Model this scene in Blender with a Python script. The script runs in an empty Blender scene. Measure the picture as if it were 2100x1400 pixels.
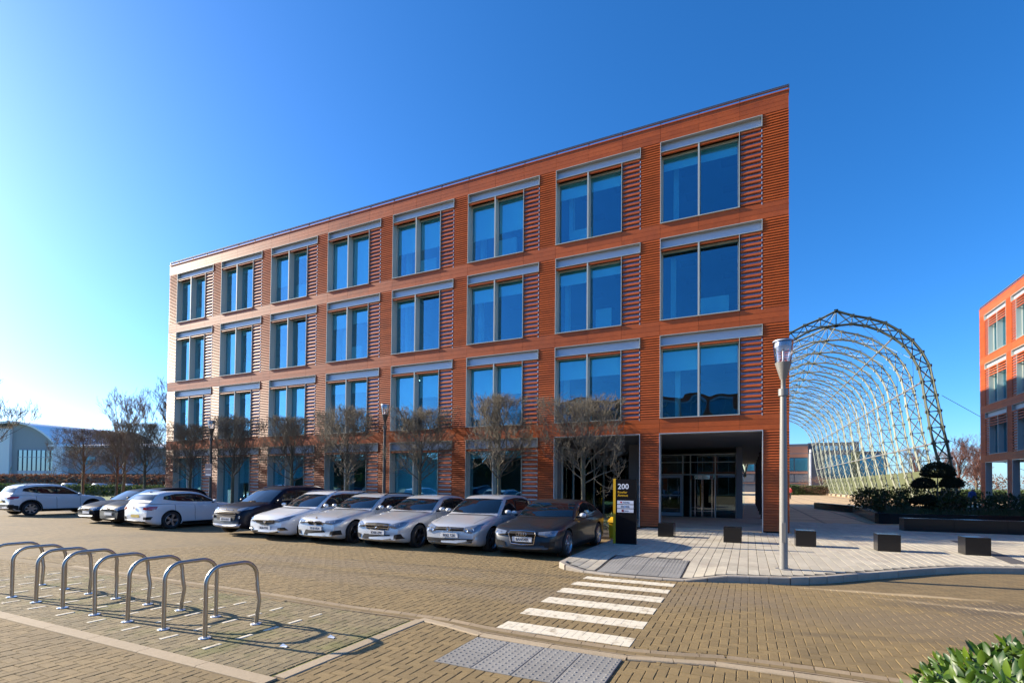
import bpy, bmesh, math, random
import numpy as np
from math import sin, cos, tan, pi, radians, sqrt, atan2
from mathutils import Vector, Matrix
from mathutils.bvhtree import BVHTree

C = bpy.context.scene.collection
SC = bpy.context.scene
rnd = random.Random(7)

# ------------------------------------------------------------------ camera
YAW, PITCH, ROLL = 0.4344258942, 0.0196843649, 0.0087085300
cd = bpy.data.cameras.new('camera'); cam = bpy.data.objects.new('camera', cd); C.objects.link(cam)
cd.sensor_width = 36.0; cd.lens = 17.58336; cd.shift_x = -0.003894; cd.shift_y = 0.129902
cd.clip_start = 0.1; cd.clip_end = 3000
def _camvec(x3, z3, d2):
    x = x3*cos(ROLL) - z3*sin(ROLL); z2 = x3*sin(ROLL) + z3*cos(ROLL)
    d = d2*cos(PITCH) - z2*sin(PITCH); z = d2*sin(PITCH) + z2*cos(PITCH)
    return Vector((x*cos(YAW) - d*sin(YAW), x*sin(YAW) + d*cos(YAW), z))
_r, _u, _b = _camvec(1, 0, 0), _camvec(0, 1, 0), -_camvec(0, 0, 1)
cam.matrix_world = Matrix(((_r.x, _u.x, _b.x, 0), (_r.y, _u.y, _b.y, 0), (_r.z, _u.z, _b.z, 1.8), (0, 0, 0, 1)))
SC.camera = cam

# ------------------------------------------------------------------ sky, sun, exposure
SUN_EL, SUN_AZ = radians(22.5), radians(7.0)          # sun stands to the west (-X), a little south of it
w = bpy.data.worlds.new('World'); SC.world = w; w.use_nodes = True
nt = w.node_tree; nt.nodes.clear()
sky = nt.nodes.new('ShaderNodeTexSky'); sky.sky_type = 'NISHITA'; sky.sun_disc = False
sky.sun_elevation = SUN_EL; sky.sun_rotation = radians(263.0)
sky.air_density = 0.8; sky.dust_density = 0.75; sky.ozone_density = 6.0; sky.altitude = 50
hs = nt.nodes.new('ShaderNodeHueSaturation'); hs.inputs['Saturation'].default_value = 1.17; hs.inputs['Value'].default_value = 1.0
bg = nt.nodes.new('ShaderNodeBackground'); bg.inputs['Strength'].default_value = 0.128
wo = nt.nodes.new('ShaderNodeOutputWorld')
nt.links.new(sky.outputs[0], hs.inputs['Color']); wb_ = nt.nodes.new('ShaderNodeMix'); wb_.data_type = 'RGBA'; wb_.blend_type = 'MULTIPLY'; wb_.inputs['Factor'].default_value = 1; wb_.inputs['B'].default_value = (.90, .955, .99, 1)
nt.links.new(hs.outputs[0], wb_.inputs['A']); nt.links.new(wb_.outputs['Result'], bg.inputs[0]); nt.links.new(bg.outputs[0], wo.inputs[0])
sd = bpy.data.lights.new('sun', 'SUN'); sun = bpy.data.objects.new('sun', sd); C.objects.link(sun)
sd.energy = 5.0; sd.angle = radians(0.53); sd.color = (1.0, 0.88, 0.70)
_d = Vector((cos(SUN_AZ)*cos(SUN_EL), sin(SUN_AZ)*cos(SUN_EL), -sin(SUN_EL)))
sun.rotation_euler = _d.to_track_quat('-Z', 'Y').to_euler()
SC.view_settings.view_transform = 'Standard'; SC.view_settings.look = 'None'
SC.view_settings.exposure = 1.22; SC.view_settings.gamma = 1.0; SC.view_settings.use_curve_mapping = False
SC.cycles.max_bounces = 8; SC.cycles.transparent_max_bounces = 16
SC.cycles.sample_clamp_indirect = 6.0

# ------------------------------------------------------------------ materials
def mat(name, col, rough=0.6, metal=0.0, var=0.0, vscale=8.0, bump=0.0, bscale=60.0, coat=0.0, spec=0.5, emit=None, rand=0.0, attr=None, col2=None, trans=0.0, blotch=None):
    """col: base colour; var: fine noise value variation; rand: per-object variation; blotch: (colour, scale, lo, hi) stains"""
    m = bpy.data.materials.new(name); m.use_nodes = True; m.diffuse_color = (*col, 1)
    n = m.node_tree; N = n.nodes; L = n.links; p = N['Principled BSDF']
    p.inputs['Base Color'].default_value = (*col, 1); p.inputs['Roughness'].default_value = rough; p.inputs['Metallic'].default_value = metal
    p.inputs['Specular IOR Level'].default_value = spec
    if coat: p.inputs['Coat Weight'].default_value = coat; p.inputs['Coat Roughness'].default_value = 0.03
    if trans: p.inputs['Transmission Weight'].default_value = trans
    if emit: p.inputs['Emission Color'].default_value = (*emit[:3], 1); p.inputs['Emission Strength'].default_value = emit[3]
    cur = None
    geo = N.new('ShaderNodeNewGeometry')
    def rgb(c):
        r = N.new('ShaderNodeRGB'); r.outputs[0].default_value = (*c, 1); return r.outputs[0]
    if var or rand or attr or col2 or blotch: cur = rgb(col)
    if col2:
        t = N.new('ShaderNodeTexNoise'); t.inputs['Scale'].default_value = vscale*0.35; t.inputs['Detail'].default_value = 4; L.new(geo.outputs['Position'], t.inputs['Vector'])
        r = N.new('ShaderNodeMapRange'); r.inputs['From Min'].default_value = .4; r.inputs['From Max'].default_value = .62; L.new(t.outputs['Fac'], r.inputs['Value'])
        mx = N.new('ShaderNodeMix'); mx.data_type = 'RGBA'; L.new(r.outputs[0], mx.inputs['Factor']); L.new(cur, mx.inputs['A']); mx.inputs['B'].default_value = (*col2, 1); cur = mx.outputs['Result']
    if blotch:
        bc, bs, lo, hi = blotch
        t = N.new('ShaderNodeTexNoise'); t.inputs['Scale'].default_value = bs; t.inputs['Detail'].default_value = 5; t.inputs['Roughness'].default_value = .6; L.new(geo.outputs['Position'], t.inputs['Vector'])
        r = N.new('ShaderNodeMapRange'); r.inputs['From Min'].default_value = lo; r.inputs['From Max'].default_value = hi; L.new(t.outputs['Fac'], r.inputs['Value'])
        mx = N.new('ShaderNodeMix'); mx.data_type = 'RGBA'; L.new(r.outputs[0], mx.inputs['Factor']); L.new(cur, mx.inputs['A']); mx.inputs['B'].default_value = (*bc, 1); cur = mx.outputs['Result']
    def scale_by(valsock, amt):
        nonlocal cur
        r = N.new('ShaderNodeMapRange'); r.inputs['To Min'].default_value = 1-amt; r.inputs['To Max'].default_value = 1+amt; L.new(valsock, r.inputs['Value'])
        mx = N.new('ShaderNodeMix'); mx.data_type = 'RGBA'; mx.blend_type = 'MULTIPLY'; mx.inputs['Factor'].default_value = 1
        L.new(cur, mx.inputs['A']); L.new(r.outputs[0], mx.inputs['B']); cur = mx.outputs['Result']
    if var:
        t = N.new('ShaderNodeTexNoise'); t.inputs['Scale'].default_value = vscale; t.inputs['Detail'].default_value = 8; t.inputs['Roughness'].default_value = .7; L.new(geo.outputs['Position'], t.inputs['Vector']); scale_by(t.outputs['Fac'], var*2)
    if rand:
        o = N.new('ShaderNodeObjectInfo'); scale_by(o.outputs['Random'], rand)
    if attr:
        a = N.new('ShaderNodeAttribute'); a.attribute_name = 'tint'; scale_by(a.outputs['Fac'], attr)
    if cur: L.new(cur, p.inputs['Base Color'])
    if bump:
        t = N.new('ShaderNodeTexNoise'); t.inputs['Scale'].default_value = bscale; t.inputs['Detail'].default_value = 3; L.new(geo.outputs['Position'], t.inputs['Vector'])
        b = N.new('ShaderNodeBump'); b.inputs['Strength'].default_value = bump; b.inputs['Distance'].default_value = .01; L.new(t.outputs['Fac'], b.inputs['Height']); L.new(b.outputs[0], p.inputs['Normal'])
    return m

def glass_mat(name, tint, refl, gloss_col=(1, 1, 1), rough=0.0, facing=None):
    m = bpy.data.materials.new(name); m.use_nodes = True; n = m.node_tree; N = n.nodes; L = n.links; N.clear()
    out = N.new('ShaderNodeOutputMaterial'); mix = N.new('ShaderNodeMixShader'); tr = N.new('ShaderNodeBsdfTransparent'); gl = N.new('ShaderNodeBsdfGlossy')
    tr.inputs[0].default_value = (*tint, 1); gl.inputs['Color'].default_value = (*gloss_col, 1); gl.inputs['Roughness'].default_value = rough
    if facing is not None:
        geo = N.new('ShaderNodeNewGeometry'); nz = N.new('ShaderNodeTexNoise'); nz.inputs['Scale'].default_value = .9; nz.inputs['Detail'].default_value = 1; L.new(geo.outputs['Position'], nz.inputs['Vector'])
        bp = N.new('ShaderNodeBump'); bp.inputs['Strength'].default_value = .35; bp.inputs['Distance'].default_value = .03; L.new(nz.outputs['Fac'], bp.inputs['Height']); L.new(bp.outputs[0], gl.inputs['Normal'])
    fr = N.new('ShaderNodeFresnel'); fr.inputs['IOR'].default_value = 1.5
    mr = N.new('ShaderNodeMapRange'); mr.inputs['To Min'].default_value = refl; mr.inputs['To Max'].default_value = 1.0
    if facing is not None:
        lw = N.new('ShaderNodeLayerWeight'); lw.inputs['Blend'].default_value = .5; mr.inputs['To Max'].default_value = refl+facing; L.new(lw.outputs['Facing'], mr.inputs['Value'])
    else: L.new(fr.outputs[0], mr.inputs['Value'])
    L.new(mr.outputs[0], mix.inputs[0]); L.new(tr.outputs[0], mix.inputs[1]); L.new(gl.outputs[0], mix.inputs[2]); L.new(mix.outputs[0], out.inputs[0])
    return m

def leaf_mat(name, col, col2, rough=0.45):
    m = mat(name, col, rough=rough, var=.15, vscale=3.0, col2=None)
    n = m.node_tree; N = n.nodes; L = n.links; p = N['Principled BSDF']
    a = N.new('ShaderNodeAttribute'); a.attribute_name = 'tint'
    mx = N.new('ShaderNodeMix'); mx.data_type = 'RGBA'; L.new(a.outputs['Fac'], mx.inputs['Factor'])
    mx.inputs['A'].default_value = (*col, 1); mx.inputs['B'].default_value = (*col2, 1); L.new(mx.outputs['Result'], p.inputs['Base Color'])
    out = [x for x in N if x.type == 'OUTPUT_MATERIAL'][0]
    tl = N.new('ShaderNodeBsdfTranslucent'); L.new(mx.outputs['Result'], tl.inputs[0])
    ms = N.new('ShaderNodeMixShader'); ms.inputs[0].default_value = .3; L.new(p.outputs[0], ms.inputs[1]); L.new(tl.outputs[0], ms.inputs[2]); L.new(ms.outputs[0], out.inputs[0])
    return m

M = {}
M['terra'] = mat('terracotta', (.43, .088, .017), .47, spec=.32, var=.12, vscale=5, blotch=((.30, .060, .014), 1.1, .50, .80), rand=.13)
M['terra_far'] = mat('terracotta_stock', (.43, .088, .017), .47, spec=.32, var=.12, vscale=5, blotch=((.30, .060, .014), 1.1, .50, .80), attr=.13)
M['backing'] = mat('dark_backing', (.05, .028, .022), .8)
M['frame'] = mat('window_metal', (.44, .46, .42), .45, .0)
M['trim'] = mat('bright_trim', (.72, .72, .70), .3, .5)
M['trim_white'] = mat('white_slat_paint', (.85, .85, .84), .5)
M['header'] = mat('header_metal', (.45, .48, .55), .4, .3)
M['rail'] = mat('dark_rail_metal', (.16, .18, .21), .4, .3)
M['soffit'] = mat('soffit_metal', (.30, .29, .26), .5, .2)
M['louvre_back'] = mat('louvre_backing_metal', (.27, .26, .37), .4, .3)
M['pane'] = glass_mat('window_glass', (.56, .88, .94), .13, (.50, .84, 1.0), facing=.50)
M['pane_dark'] = glass_mat('entrance_glass', (.30, .42, .42), .07, (.8, .95, 1.0))
M['blind'] = mat('roller_blind', (.86, .88, .84), .8)
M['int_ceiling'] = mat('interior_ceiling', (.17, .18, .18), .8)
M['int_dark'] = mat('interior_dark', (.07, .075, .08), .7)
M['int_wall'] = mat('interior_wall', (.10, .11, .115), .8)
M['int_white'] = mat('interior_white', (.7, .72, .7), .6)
M['lamp_on'] = mat('ceiling_lamp', (.9, .9, .85), .5, emit=(1, .95, .85, 4))
M['ug_grey'] = mat('undercroft_render', (.17, .165, .17), .7)
M['steel'] = mat('stainless_steel', (.43, .395, .35), .36, 1.0, var=.06, vscale=40)
M['galv'] = mat('galvanised_steel', (.30, .32, .255), .6, .1, var=.10, vscale=2)
M['galv_dark'] = mat('shaded_green_steel', (.095, .112, .085), .55, .3, var=.10, vscale=2)  # shade on the front rib put into a darker colour; guy cables share it
M['lamp_grey'] = mat('lamp_post_paint', (.215, .208, .192), .4, .1)
M['lamp_brown'] = mat('dark_post_paint', (.09, .075, .065), .45, .2)
M['lantern'] = glass_mat('lantern_glass', (.92, .92, .94), .08)
M['granite'] = mat('black_granite', (.012, .0115, .012), .22, var=.10, vscale=90, spec=.35)
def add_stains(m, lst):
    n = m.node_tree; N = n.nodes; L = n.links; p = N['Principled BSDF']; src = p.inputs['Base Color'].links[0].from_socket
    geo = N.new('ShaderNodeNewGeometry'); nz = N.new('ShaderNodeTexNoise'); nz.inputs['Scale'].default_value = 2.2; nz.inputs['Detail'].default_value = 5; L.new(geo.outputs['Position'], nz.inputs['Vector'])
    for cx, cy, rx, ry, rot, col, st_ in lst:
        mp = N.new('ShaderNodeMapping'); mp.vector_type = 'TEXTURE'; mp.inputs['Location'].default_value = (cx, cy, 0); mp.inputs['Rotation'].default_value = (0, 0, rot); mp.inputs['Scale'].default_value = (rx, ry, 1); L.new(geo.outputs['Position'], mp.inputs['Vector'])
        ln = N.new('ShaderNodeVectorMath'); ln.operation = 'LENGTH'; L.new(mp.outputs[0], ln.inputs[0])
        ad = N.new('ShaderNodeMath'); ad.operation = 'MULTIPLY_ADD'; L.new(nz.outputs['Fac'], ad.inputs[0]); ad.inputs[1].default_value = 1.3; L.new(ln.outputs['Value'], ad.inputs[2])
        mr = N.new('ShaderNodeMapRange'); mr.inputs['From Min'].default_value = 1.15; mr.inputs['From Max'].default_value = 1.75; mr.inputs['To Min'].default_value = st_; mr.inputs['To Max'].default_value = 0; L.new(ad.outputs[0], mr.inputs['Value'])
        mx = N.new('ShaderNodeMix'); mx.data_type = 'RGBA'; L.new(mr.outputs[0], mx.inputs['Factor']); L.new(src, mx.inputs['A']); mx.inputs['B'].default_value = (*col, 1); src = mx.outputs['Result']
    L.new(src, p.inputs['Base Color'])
M['brick'] = mat('block_paver', (.218, .150, .062), .88, var=.15, vscale=9, bump=.5, bscale=160, attr=.12, blotch=((.160, .112, .050), .45, .48, .75))
M['brick_o'] = mat('block_paver_single', (.218, .150, .062), .88, var=.15, vscale=9, bump=.5, bscale=160, rand=.12, blotch=((.160, .112, .050), .45, .48, .75))
M['brick_bay'] = mat('mossy_block_paver', (.215, .165, .085), .9, var=.22, vscale=7, bump=.5, bscale=160, attr=.16, blotch=((.16, .145, .05), 1.6, .50, .66))
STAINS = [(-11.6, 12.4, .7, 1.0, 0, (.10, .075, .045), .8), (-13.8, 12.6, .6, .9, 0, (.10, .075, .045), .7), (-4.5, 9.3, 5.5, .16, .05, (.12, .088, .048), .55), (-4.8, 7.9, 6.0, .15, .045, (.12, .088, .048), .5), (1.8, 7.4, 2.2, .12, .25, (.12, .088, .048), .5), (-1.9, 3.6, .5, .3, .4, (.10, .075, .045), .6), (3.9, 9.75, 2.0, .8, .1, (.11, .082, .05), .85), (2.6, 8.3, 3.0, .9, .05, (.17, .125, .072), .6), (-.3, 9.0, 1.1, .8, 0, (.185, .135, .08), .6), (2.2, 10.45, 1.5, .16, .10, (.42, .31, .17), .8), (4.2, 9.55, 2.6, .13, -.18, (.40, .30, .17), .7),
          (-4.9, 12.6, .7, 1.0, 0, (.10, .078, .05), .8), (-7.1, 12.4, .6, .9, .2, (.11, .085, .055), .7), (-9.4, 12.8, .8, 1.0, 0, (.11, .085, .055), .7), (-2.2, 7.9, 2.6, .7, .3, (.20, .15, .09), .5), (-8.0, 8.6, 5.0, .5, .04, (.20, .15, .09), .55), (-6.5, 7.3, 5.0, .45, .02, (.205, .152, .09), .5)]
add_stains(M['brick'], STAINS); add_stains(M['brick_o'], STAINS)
M['joint'] = mat('paver_joint_sand', (.085, .062, .040), .95, var=.2, vscale=20)
M['joint_moss'] = mat('mossy_joint_sand', (.20, .19, .045), .95, var=.2, vscale=9)
M['edging'] = mat('edging_stone', (.355, .275, .175), .85, var=.12, vscale=14, bump=.3, rand=.08)
M['gutter'] = mat('gutter_stone', (.27, .20, .12), .88, var=.14, vscale=14, bump=.3, rand=.10)
M['kerb'] = mat('kerb_stone', (.33, .285, .225), .85, var=.14, vscale=12, bump=.3, rand=.08)
M['slab'] = mat('footway_slab', (.44, .392, .300), .85, var=.16, vscale=9, bump=.3, rand=.10, blotch=((.33, .28, .22), .8, .52, .7))
M['slab_far'] = mat('footway_slab_stock', (.44, .392, .300), .85, var=.16, vscale=9, bump=.3, attr=.10, blotch=((.33, .28, .22), .8, .52, .7))
M['slab_dark'] = mat('dark_paving_band', (.085, .078, .072), .8, var=.12, vscale=10)
M['slab_joint'] = mat('footway_joint', (.035, .03, .025), .95)
M['tactile'] = mat('tactile_slab', (.225, .215, .195), .8, var=.16, vscale=9, bump=.3, rand=.10)
M['white_paint'] = mat('road_marking_paint', (.66, .59, .45), .78, var=.14, vscale=16, blotch=((.36, .29, .19), 7, .52, .70))
M['plaza'] = mat('plaza_paving', (.66, .47, .26), .9, var=.14, vscale=2, blotch=((.50, .33, .18), .2, .5, .7))
M['plaza_line'] = mat('plaza_line', (.36, .25, .15), .9)
M['soil'] = mat('soil', (.045, .032, .022), .95, var=.2, vscale=4)
M['grass'] = mat('grass_blades', (.13, .17, .035), .8, var=.25, vscale=2)
M['bark'] = mat('bark', (.105, .088, .062), .9, var=.25, vscale=12, bump=.5, bscale=30, col2=(.145, .14, .075))
M['twig'] = mat('twig_bark', (.145, .122, .088), .85, var=.2, vscale=5)
M['twig_red'] = mat('reddish_twig', (.20, .085, .055), .85, var=.2, vscale=5)
M['leaf'] = leaf_mat('laurel_leaf', (.016, .058, .007), (.115, .19, .012), .42)
M['leaf_shrub'] = leaf_mat('shrub_leaf', (.028, .050, .016), (.06, .09, .022), .5)
M['leaf_hedge'] = leaf_mat('green_hedge_leaf', (.04, .075, .018), (.09, .13, .03), .6)
M['leaf_beech'] = leaf_mat('brown_beech_leaf', (.125, .060, .038), (.23, .115, .065), .7)
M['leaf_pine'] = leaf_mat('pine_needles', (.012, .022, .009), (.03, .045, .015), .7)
M['mesh_screen'] = mat('olive_screen', (.095, .110, .050), .75, var=.12, vscale=3)
M['sign_black'] = mat('sign_black', (.006, .006, .007), .35, spec=.2)
M['sign_yellow'] = mat('sign_yellow', (.72, .40, .015), .35)
M['sign_white'] = mat('sign_panel_white', (.62, .64, .72), .4)
M['text_white'] = mat('lettering_white', (.80, .82, .86), .5)
M['text_black'] = mat('lettering_black', (.02, .02, .025), .5)
M['text_blue'] = mat('lettering_blue', (.12, .38, .70), .5)
M['text_red'] = mat('logo_red', (.45, .01, .015), .5)
M['text_dred'] = mat('logo_dark_red', (.16, .015, .03), .5)
M['bin_yellow'] = mat('bin_plastic_yellow', (.78, .42, .01), .4)
M['white_wall'] = mat('white_cladding', (.82, .82, .82), .5, var=.04)
M['grey_clad'] = mat('grey_cladding', (.34, .35, .36), .5, var=.05)
M['white_roof'] = mat('white_metal_roof', (.92, .91, .89), .5, .0)
M['far_glass'] = mat('far_window_glass', (.05, .22, .34), .06, .55)
M['far_glass_l'] = mat('pale_window_glass', (.30, .42, .50), .05, .75)
M['far_brown'] = mat('far_brown_cladding', (.22, .105, .075), .7)
M['far_slate'] = mat('far_slate_cladding', (.09, .10, .12), .5)
M['skin'] = mat('skin', (.50, .30, .21), .6)
M['cloth_red'] = mat('red_coat', (.35, .03, .03), .8)
M['cloth_blue'] = mat('blue_coat', (.03, .10, .32), .8)
M['cloth_dark'] = mat('dark_trousers', (.02, .02, .025), .8)
M['cloth_pink'] = mat('pink_jacket', (.62, .06, .12), .8)
M['hair'] = mat('dark_hair', (.03, .02, .015), .7)
# cars
def paint(name, c, metal=.0, rough=.4, coat=.85): return mat(name, c, rough, metal, coat=coat)
M['car_white'] = paint('car_paint_white', (.66, .67, .68)); M['car_silver'] = paint('car_paint_silver', (.47, .48, .49), .3, .38, .95)
M['car_silver2'] = paint('car_paint_warm_silver', (.52, .53, .53), .3, .38, .95)
M['car_grey'] = paint('car_paint_dark_grey', (.012, .015, .018), .2, .36, .3); M['car_black'] = mat('car_paint_black', (.004, .005, .008), .45, 0, coat=0, spec=.10)
M['car_navy'] = mat('car_paint_navy', (.004, .006, .016), .38, 0, coat=.05, spec=.2)
M['car_glass'] = mat('car_glass', (.004, .008, .012), .02, 0, spec=.6, coat=.2)
M['ctrim'] = mat('black_car_trim', (.010, .010, .011), .5, spec=.25); M['tyre'] = mat('tyre_rubber', (.018, .018, .018), .8)
M['rim'] = mat('alloy_rim', (.50, .50, .52), .28, .9); M['rim_dark'] = mat('dark_alloy_rim', (.13, .13, .14), .3, .9)
M['chrome'] = mat('chrome', (.75, .75, .77), .12, 1.0); M['hl'] = mat('headlight_glass', (.20, .22, .25), .05, .3, coat=1.0)
M['hl_lamp'] = mat('headlight_reflector', (.75, .78, .82), .1, .9); M['tl'] = mat('taillight_red', (.42, .010, .010), .1, coat=1.0)
M['plate_w'] = mat('white_plate', (.74, .74, .72), .4); M['plate_y'] = mat('yellow_plate', (.72, .52, .10), .4)
M['under'] = mat('wheel_arch_black', (.006, .006, .006), .9)
M['seat'] = mat('far_car_paint', (.55, .57, .6), .3, .2, coat=1)

# ------------------------------------------------------------------ mesh builder
class MB:
    def __init__(s, tf=None): s.v = []; s.f = []; s.m = []; s.t = []; s.tf = tf
    def add(s, vs, fs, mi=0, tint=None):
        b = len(s.v)
        if s.tf: vs = [s.tf(*p) for p in vs]
        s.v.extend(vs); s.f.extend([tuple(b+i for i in f) for f in fs]); s.m.extend([mi]*len(fs)); s.t.extend([tint if tint is not None else .5]*len(fs)); return s
    def box(s, x0, x1, y0, y1, z0, z1, mi=0, tint=None):
        return s.add([(x0, y0, z0), (x1, y0, z0), (x1, y1, z0), (x0, y1, z0), (x0, y0, z1), (x1, y0, z1), (x1, y1, z1), (x0, y1, z1)],
            [(0, 3, 2, 1), (4, 5, 6, 7), (0, 1, 5, 4), (1, 2, 6, 5), (2, 3, 7, 6), (3, 0, 4, 7)], mi, tint)
    def bev(s, x0, x1, y0, y1, z0, z1, b=.006, mi=0, tint=None, zf=None):
        """block with chamfered top edges, no underside"""
        zz = (lambda x, y: 0) if zf is None else zf
        vs = [(x0, y0, z0), (x1, y0, z0), (x1, y1, z0), (x0, y1, z0)] + [(x, y, z1-b) for x, y in ((x0, y0), (x1, y0), (x1, y1), (x0, y1))] + \
             [(x, y, z1) for x, y in ((x0+b, y0+b), (x1-b, y0+b), (x1-b, y1-b), (x0+b, y1-b))]
        vs = [(x, y, z+zz(x, y)) for x, y, z in vs]
        return s.add(vs, [(8, 9, 10, 11), (0, 1, 5, 4), (1, 2, 6, 5), (2, 3, 7, 6), (3, 0, 4, 7), (4, 5, 9, 8), (5, 6, 10, 9), (6, 7, 11, 10), (7, 4, 8, 11)], mi, tint)
    def tube(s, pts, r, n=8, mi=0, cap=True, tint=None):
        pts = [Vector(p) for p in pts]; R = r if isinstance(r, (list, tuple)) else [r]*len(pts)
        vs = []; up = None
        for i, p in enumerate(pts):
            d = (pts[min(i+1, len(pts)-1)] - pts[max(i-1, 0)])
            if d.length < 1e-9: d = Vector((0, 0, 1))
            d.normalize()
            if up is None: up = d.orthogonal().normalized()
            else:
                up = up - d*up.dot(d)
                up = up.normalized() if up.length > 1e-6 else d.orthogonal().normalized()
            w_ = d.cross(up)
            for k in range(n):
                a = 2*pi*(k+.5)/n; vs.append(tuple(p + (up*cos(a) + w_*sin(a))*R[i]))
        fs = [(i*n+k, i*n+(k+1) % n, (i+1)*n+(k+1) % n, (i+1)*n+k) for i in range(len(pts)-1) for k in range(n)]
        if cap: fs += [tuple(range(n-1, -1, -1)), tuple((len(pts)-1)*n+k for k in range(n))]
        return s.add(vs, fs, mi, tint)
    def lathe(s, prof, n=24, mi=0, c=(0, 0, 0), axis='z'):
        vs = []
        for r, z in prof:
            for k in range(n):
                a = 2*pi*k/n
                if axis == 'z': vs.append((c[0]+r*cos(a), c[1]+r*sin(a), c[2]+z))
                elif axis == 'x': vs.append((c[0]+z, c[1]+r*cos(a), c[2]+r*sin(a)))
                else: vs.append((c[0]+r*cos(a), c[1]-z, c[2]+r*sin(a)))
        fs = [(i*n+k, i*n+(k+1) % n, (i+1)*n+(k+1) % n, (i+1)*n+k) for i in range(len(prof)-1) for k in range(n)]
        return s.add(vs, fs, mi)
    def prism(s, poly, z0, z1, mi=0):
        n = len(poly); return s.add([(x, y, z0) for x, y in poly]+[(x, y, z1) for x, y in poly],
            [tuple(range(n-1, -1, -1)), tuple(range(n, 2*n))]+[(i, (i+1) % n, n+(i+1) % n, n+i) for i in range(n)], mi)
    def leaf(s, p, d, u, L, W, tint):
        """small folded leaf: 4 faces"""
        p = Vector(p); d = Vector(d); u = Vector(u); sd_ = d.cross(u).normalized()
        a = p; b1 = p+d*L*.45+sd_*W*.5+u*W*.10; b2 = p+d*L*.45-sd_*W*.5+u*W*.10; m_ = p+d*L*.45; e = p+d*L-u*L*.08
        return s.add([tuple(a), tuple(b1), tuple(m_), tuple(b2), tuple(e)], [(0, 1, 2), (0, 2, 3), (1, 4, 2), (2, 4, 3)], 0, tint)
    def leaf2(s, p, d, u, L, W, tint):
        """oval pointed leaf, folded along its rib and curving down at the tip: 10 faces"""
        p = Vector(p); d = Vector(d); u = Vector(u); sd_ = d.cross(u).normalized(); vs = [tuple(p)]
        for t, wd in ((.22, .78), (.48, 1.0), (.75, .66)):
            c = p+d*L*t-u*L*(.16*t*t); vs += [tuple(c+sd_*W*.5*wd+u*W*.14*wd), tuple(c), tuple(c-sd_*W*.5*wd+u*W*.14*wd)]
        vs.append(tuple(p+d*L-u*L*.17))
        return s.add(vs, [(0, 1, 2), (0, 2, 3), (1, 4, 5, 2), (2, 5, 6, 3), (4, 7, 8, 5), (5, 8, 9, 6), (7, 10, 8), (8, 10, 9)], 0, tint)
    def mesh(s, name, mats, smooth=False):
        me = bpy.data.meshes.new(name); me.from_pydata(s.v, [], s.f)
        for m_ in mats: me.materials.append(m_)
        if len(mats) > 1: me.polygons.foreach_set('material_index', s.m)
        a = me.attributes.new('tint', 'FLOAT', 'FACE'); a.data.foreach_set('value', s.t)
        me.update()
        if smooth:
            me.polygons.foreach_set('use_smooth', [True]*len(me.polygons))
            if smooth is not True: me.set_sharp_from_angle(angle=radians(smooth))
        return me

def obj(name, mb, m, parent=None, loc=(0, 0, 0), smooth=False, kind=None, label=None, rot=None):
    mats = m if isinstance(m, (list, tuple)) else [m]
    me = mb.mesh(name, mats, smooth) if isinstance(mb, MB) else mb
    o = bpy.data.objects.new(name, me); C.objects.link(o)
    if parent: o.parent = parent
    o.location = loc
    if rot: o.rotation_euler = rot
    if kind: o['kind'] = kind
    if label: o['label'] = label
    return o
def thing(name, label, cat, loc=(0, 0, 0), rz=0, group=None):
    o = bpy.data.objects.new(name, None); C.objects.link(o); o.empty_display_size = .2
    o.location = loc; o.rotation_euler = (0, 0, rz); o['label'] = label; o['category'] = cat
    if group: o['group'] = group
    return o
def tag(o, label, cat, group=None):
    o['label'] = label; o['category'] = cat
    if group: o['group'] = group
    return o
def struct(name, mb, m, **k): return obj(name, mb, m, kind='structure', **k)
def copy_tree(o, parent=None):
    c = o.copy(); C.objects.link(c); c.parent = parent
    for ch in list(o.children): copy_tree(ch, c)
    return c
def text(name, body, size, m, parent, loc, rot=(pi/2, 0, 0), ext=.0015, align='LEFT', sx=1.0, bold=0.0):
    cu = bpy.data.curves.new(name, 'FONT'); cu.body = body; cu.size = size; cu.extrude = ext; cu.align_x = align; cu.resolution_u = 3; cu.offset = bold
    o0 = bpy.data.objects.new(name, cu); C.objects.link(o0)
    me = bpy.data.meshes.new_from_object(o0.evaluated_get(bpy.context.evaluated_depsgraph_get()))
    bpy.data.objects.remove(o0); me.materials.clear(); me.materials.append(m)
    o = bpy.data.objects.new(name, me); C.objects.link(o); o.parent = parent; o.location = loc; o.rotation_euler = rot; o.scale = (sx, 1, 1)
    return o
def V3(a): return Vector(a)

# ------------------------------------------------------------------ ground
def kerb_line():
    pts = [(-3.78, 20.3), (-3.78, 12.8), (-3.76, 11.5), (-3.70, 10.42), (-3.50, 10.20), (-3.07, 10.07), (-2.5, 9.97), (-2.0, 9.95), (-1.5, 9.98), (-1.11, 10.04), (-.72, 10.16), (-.37, 10.30), (0, 10.42), (.33, 10.52), (.68, 10.64),
           (.99, 10.84), (1.3, 11.10), (1.6, 11.40), (1.87, 11.68), (2.3, 12.12), (2.7, 12.52), (3.1, 12.94), (3.52, 13.33), (3.85, 13.62), (4.15, 13.84), (4.7, 14.10), (5.36, 14.33), (6.2, 14.6), (7.2, 14.85), (8.6, 15.15), (10.5, 15.5), (13, 15.9), (17, 16.3), (24, 16.8)]
    return pts
KL = kerb_line()
def ykerb(x):
    p = KL[3:]
    if x <= p[0][0]: return p[0][1]
    for (xa, ya), (xb, yb) in zip(p, p[1:]):
        if x <= xb: return ya+(yb-ya)*(x-xa)/(xb-xa)
    return p[-1][1]
PZ = .12
def sm(a, b, t): t = max(0, min(1, (t-a)/(b-a))); return t*t*(3-2*t)
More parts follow.
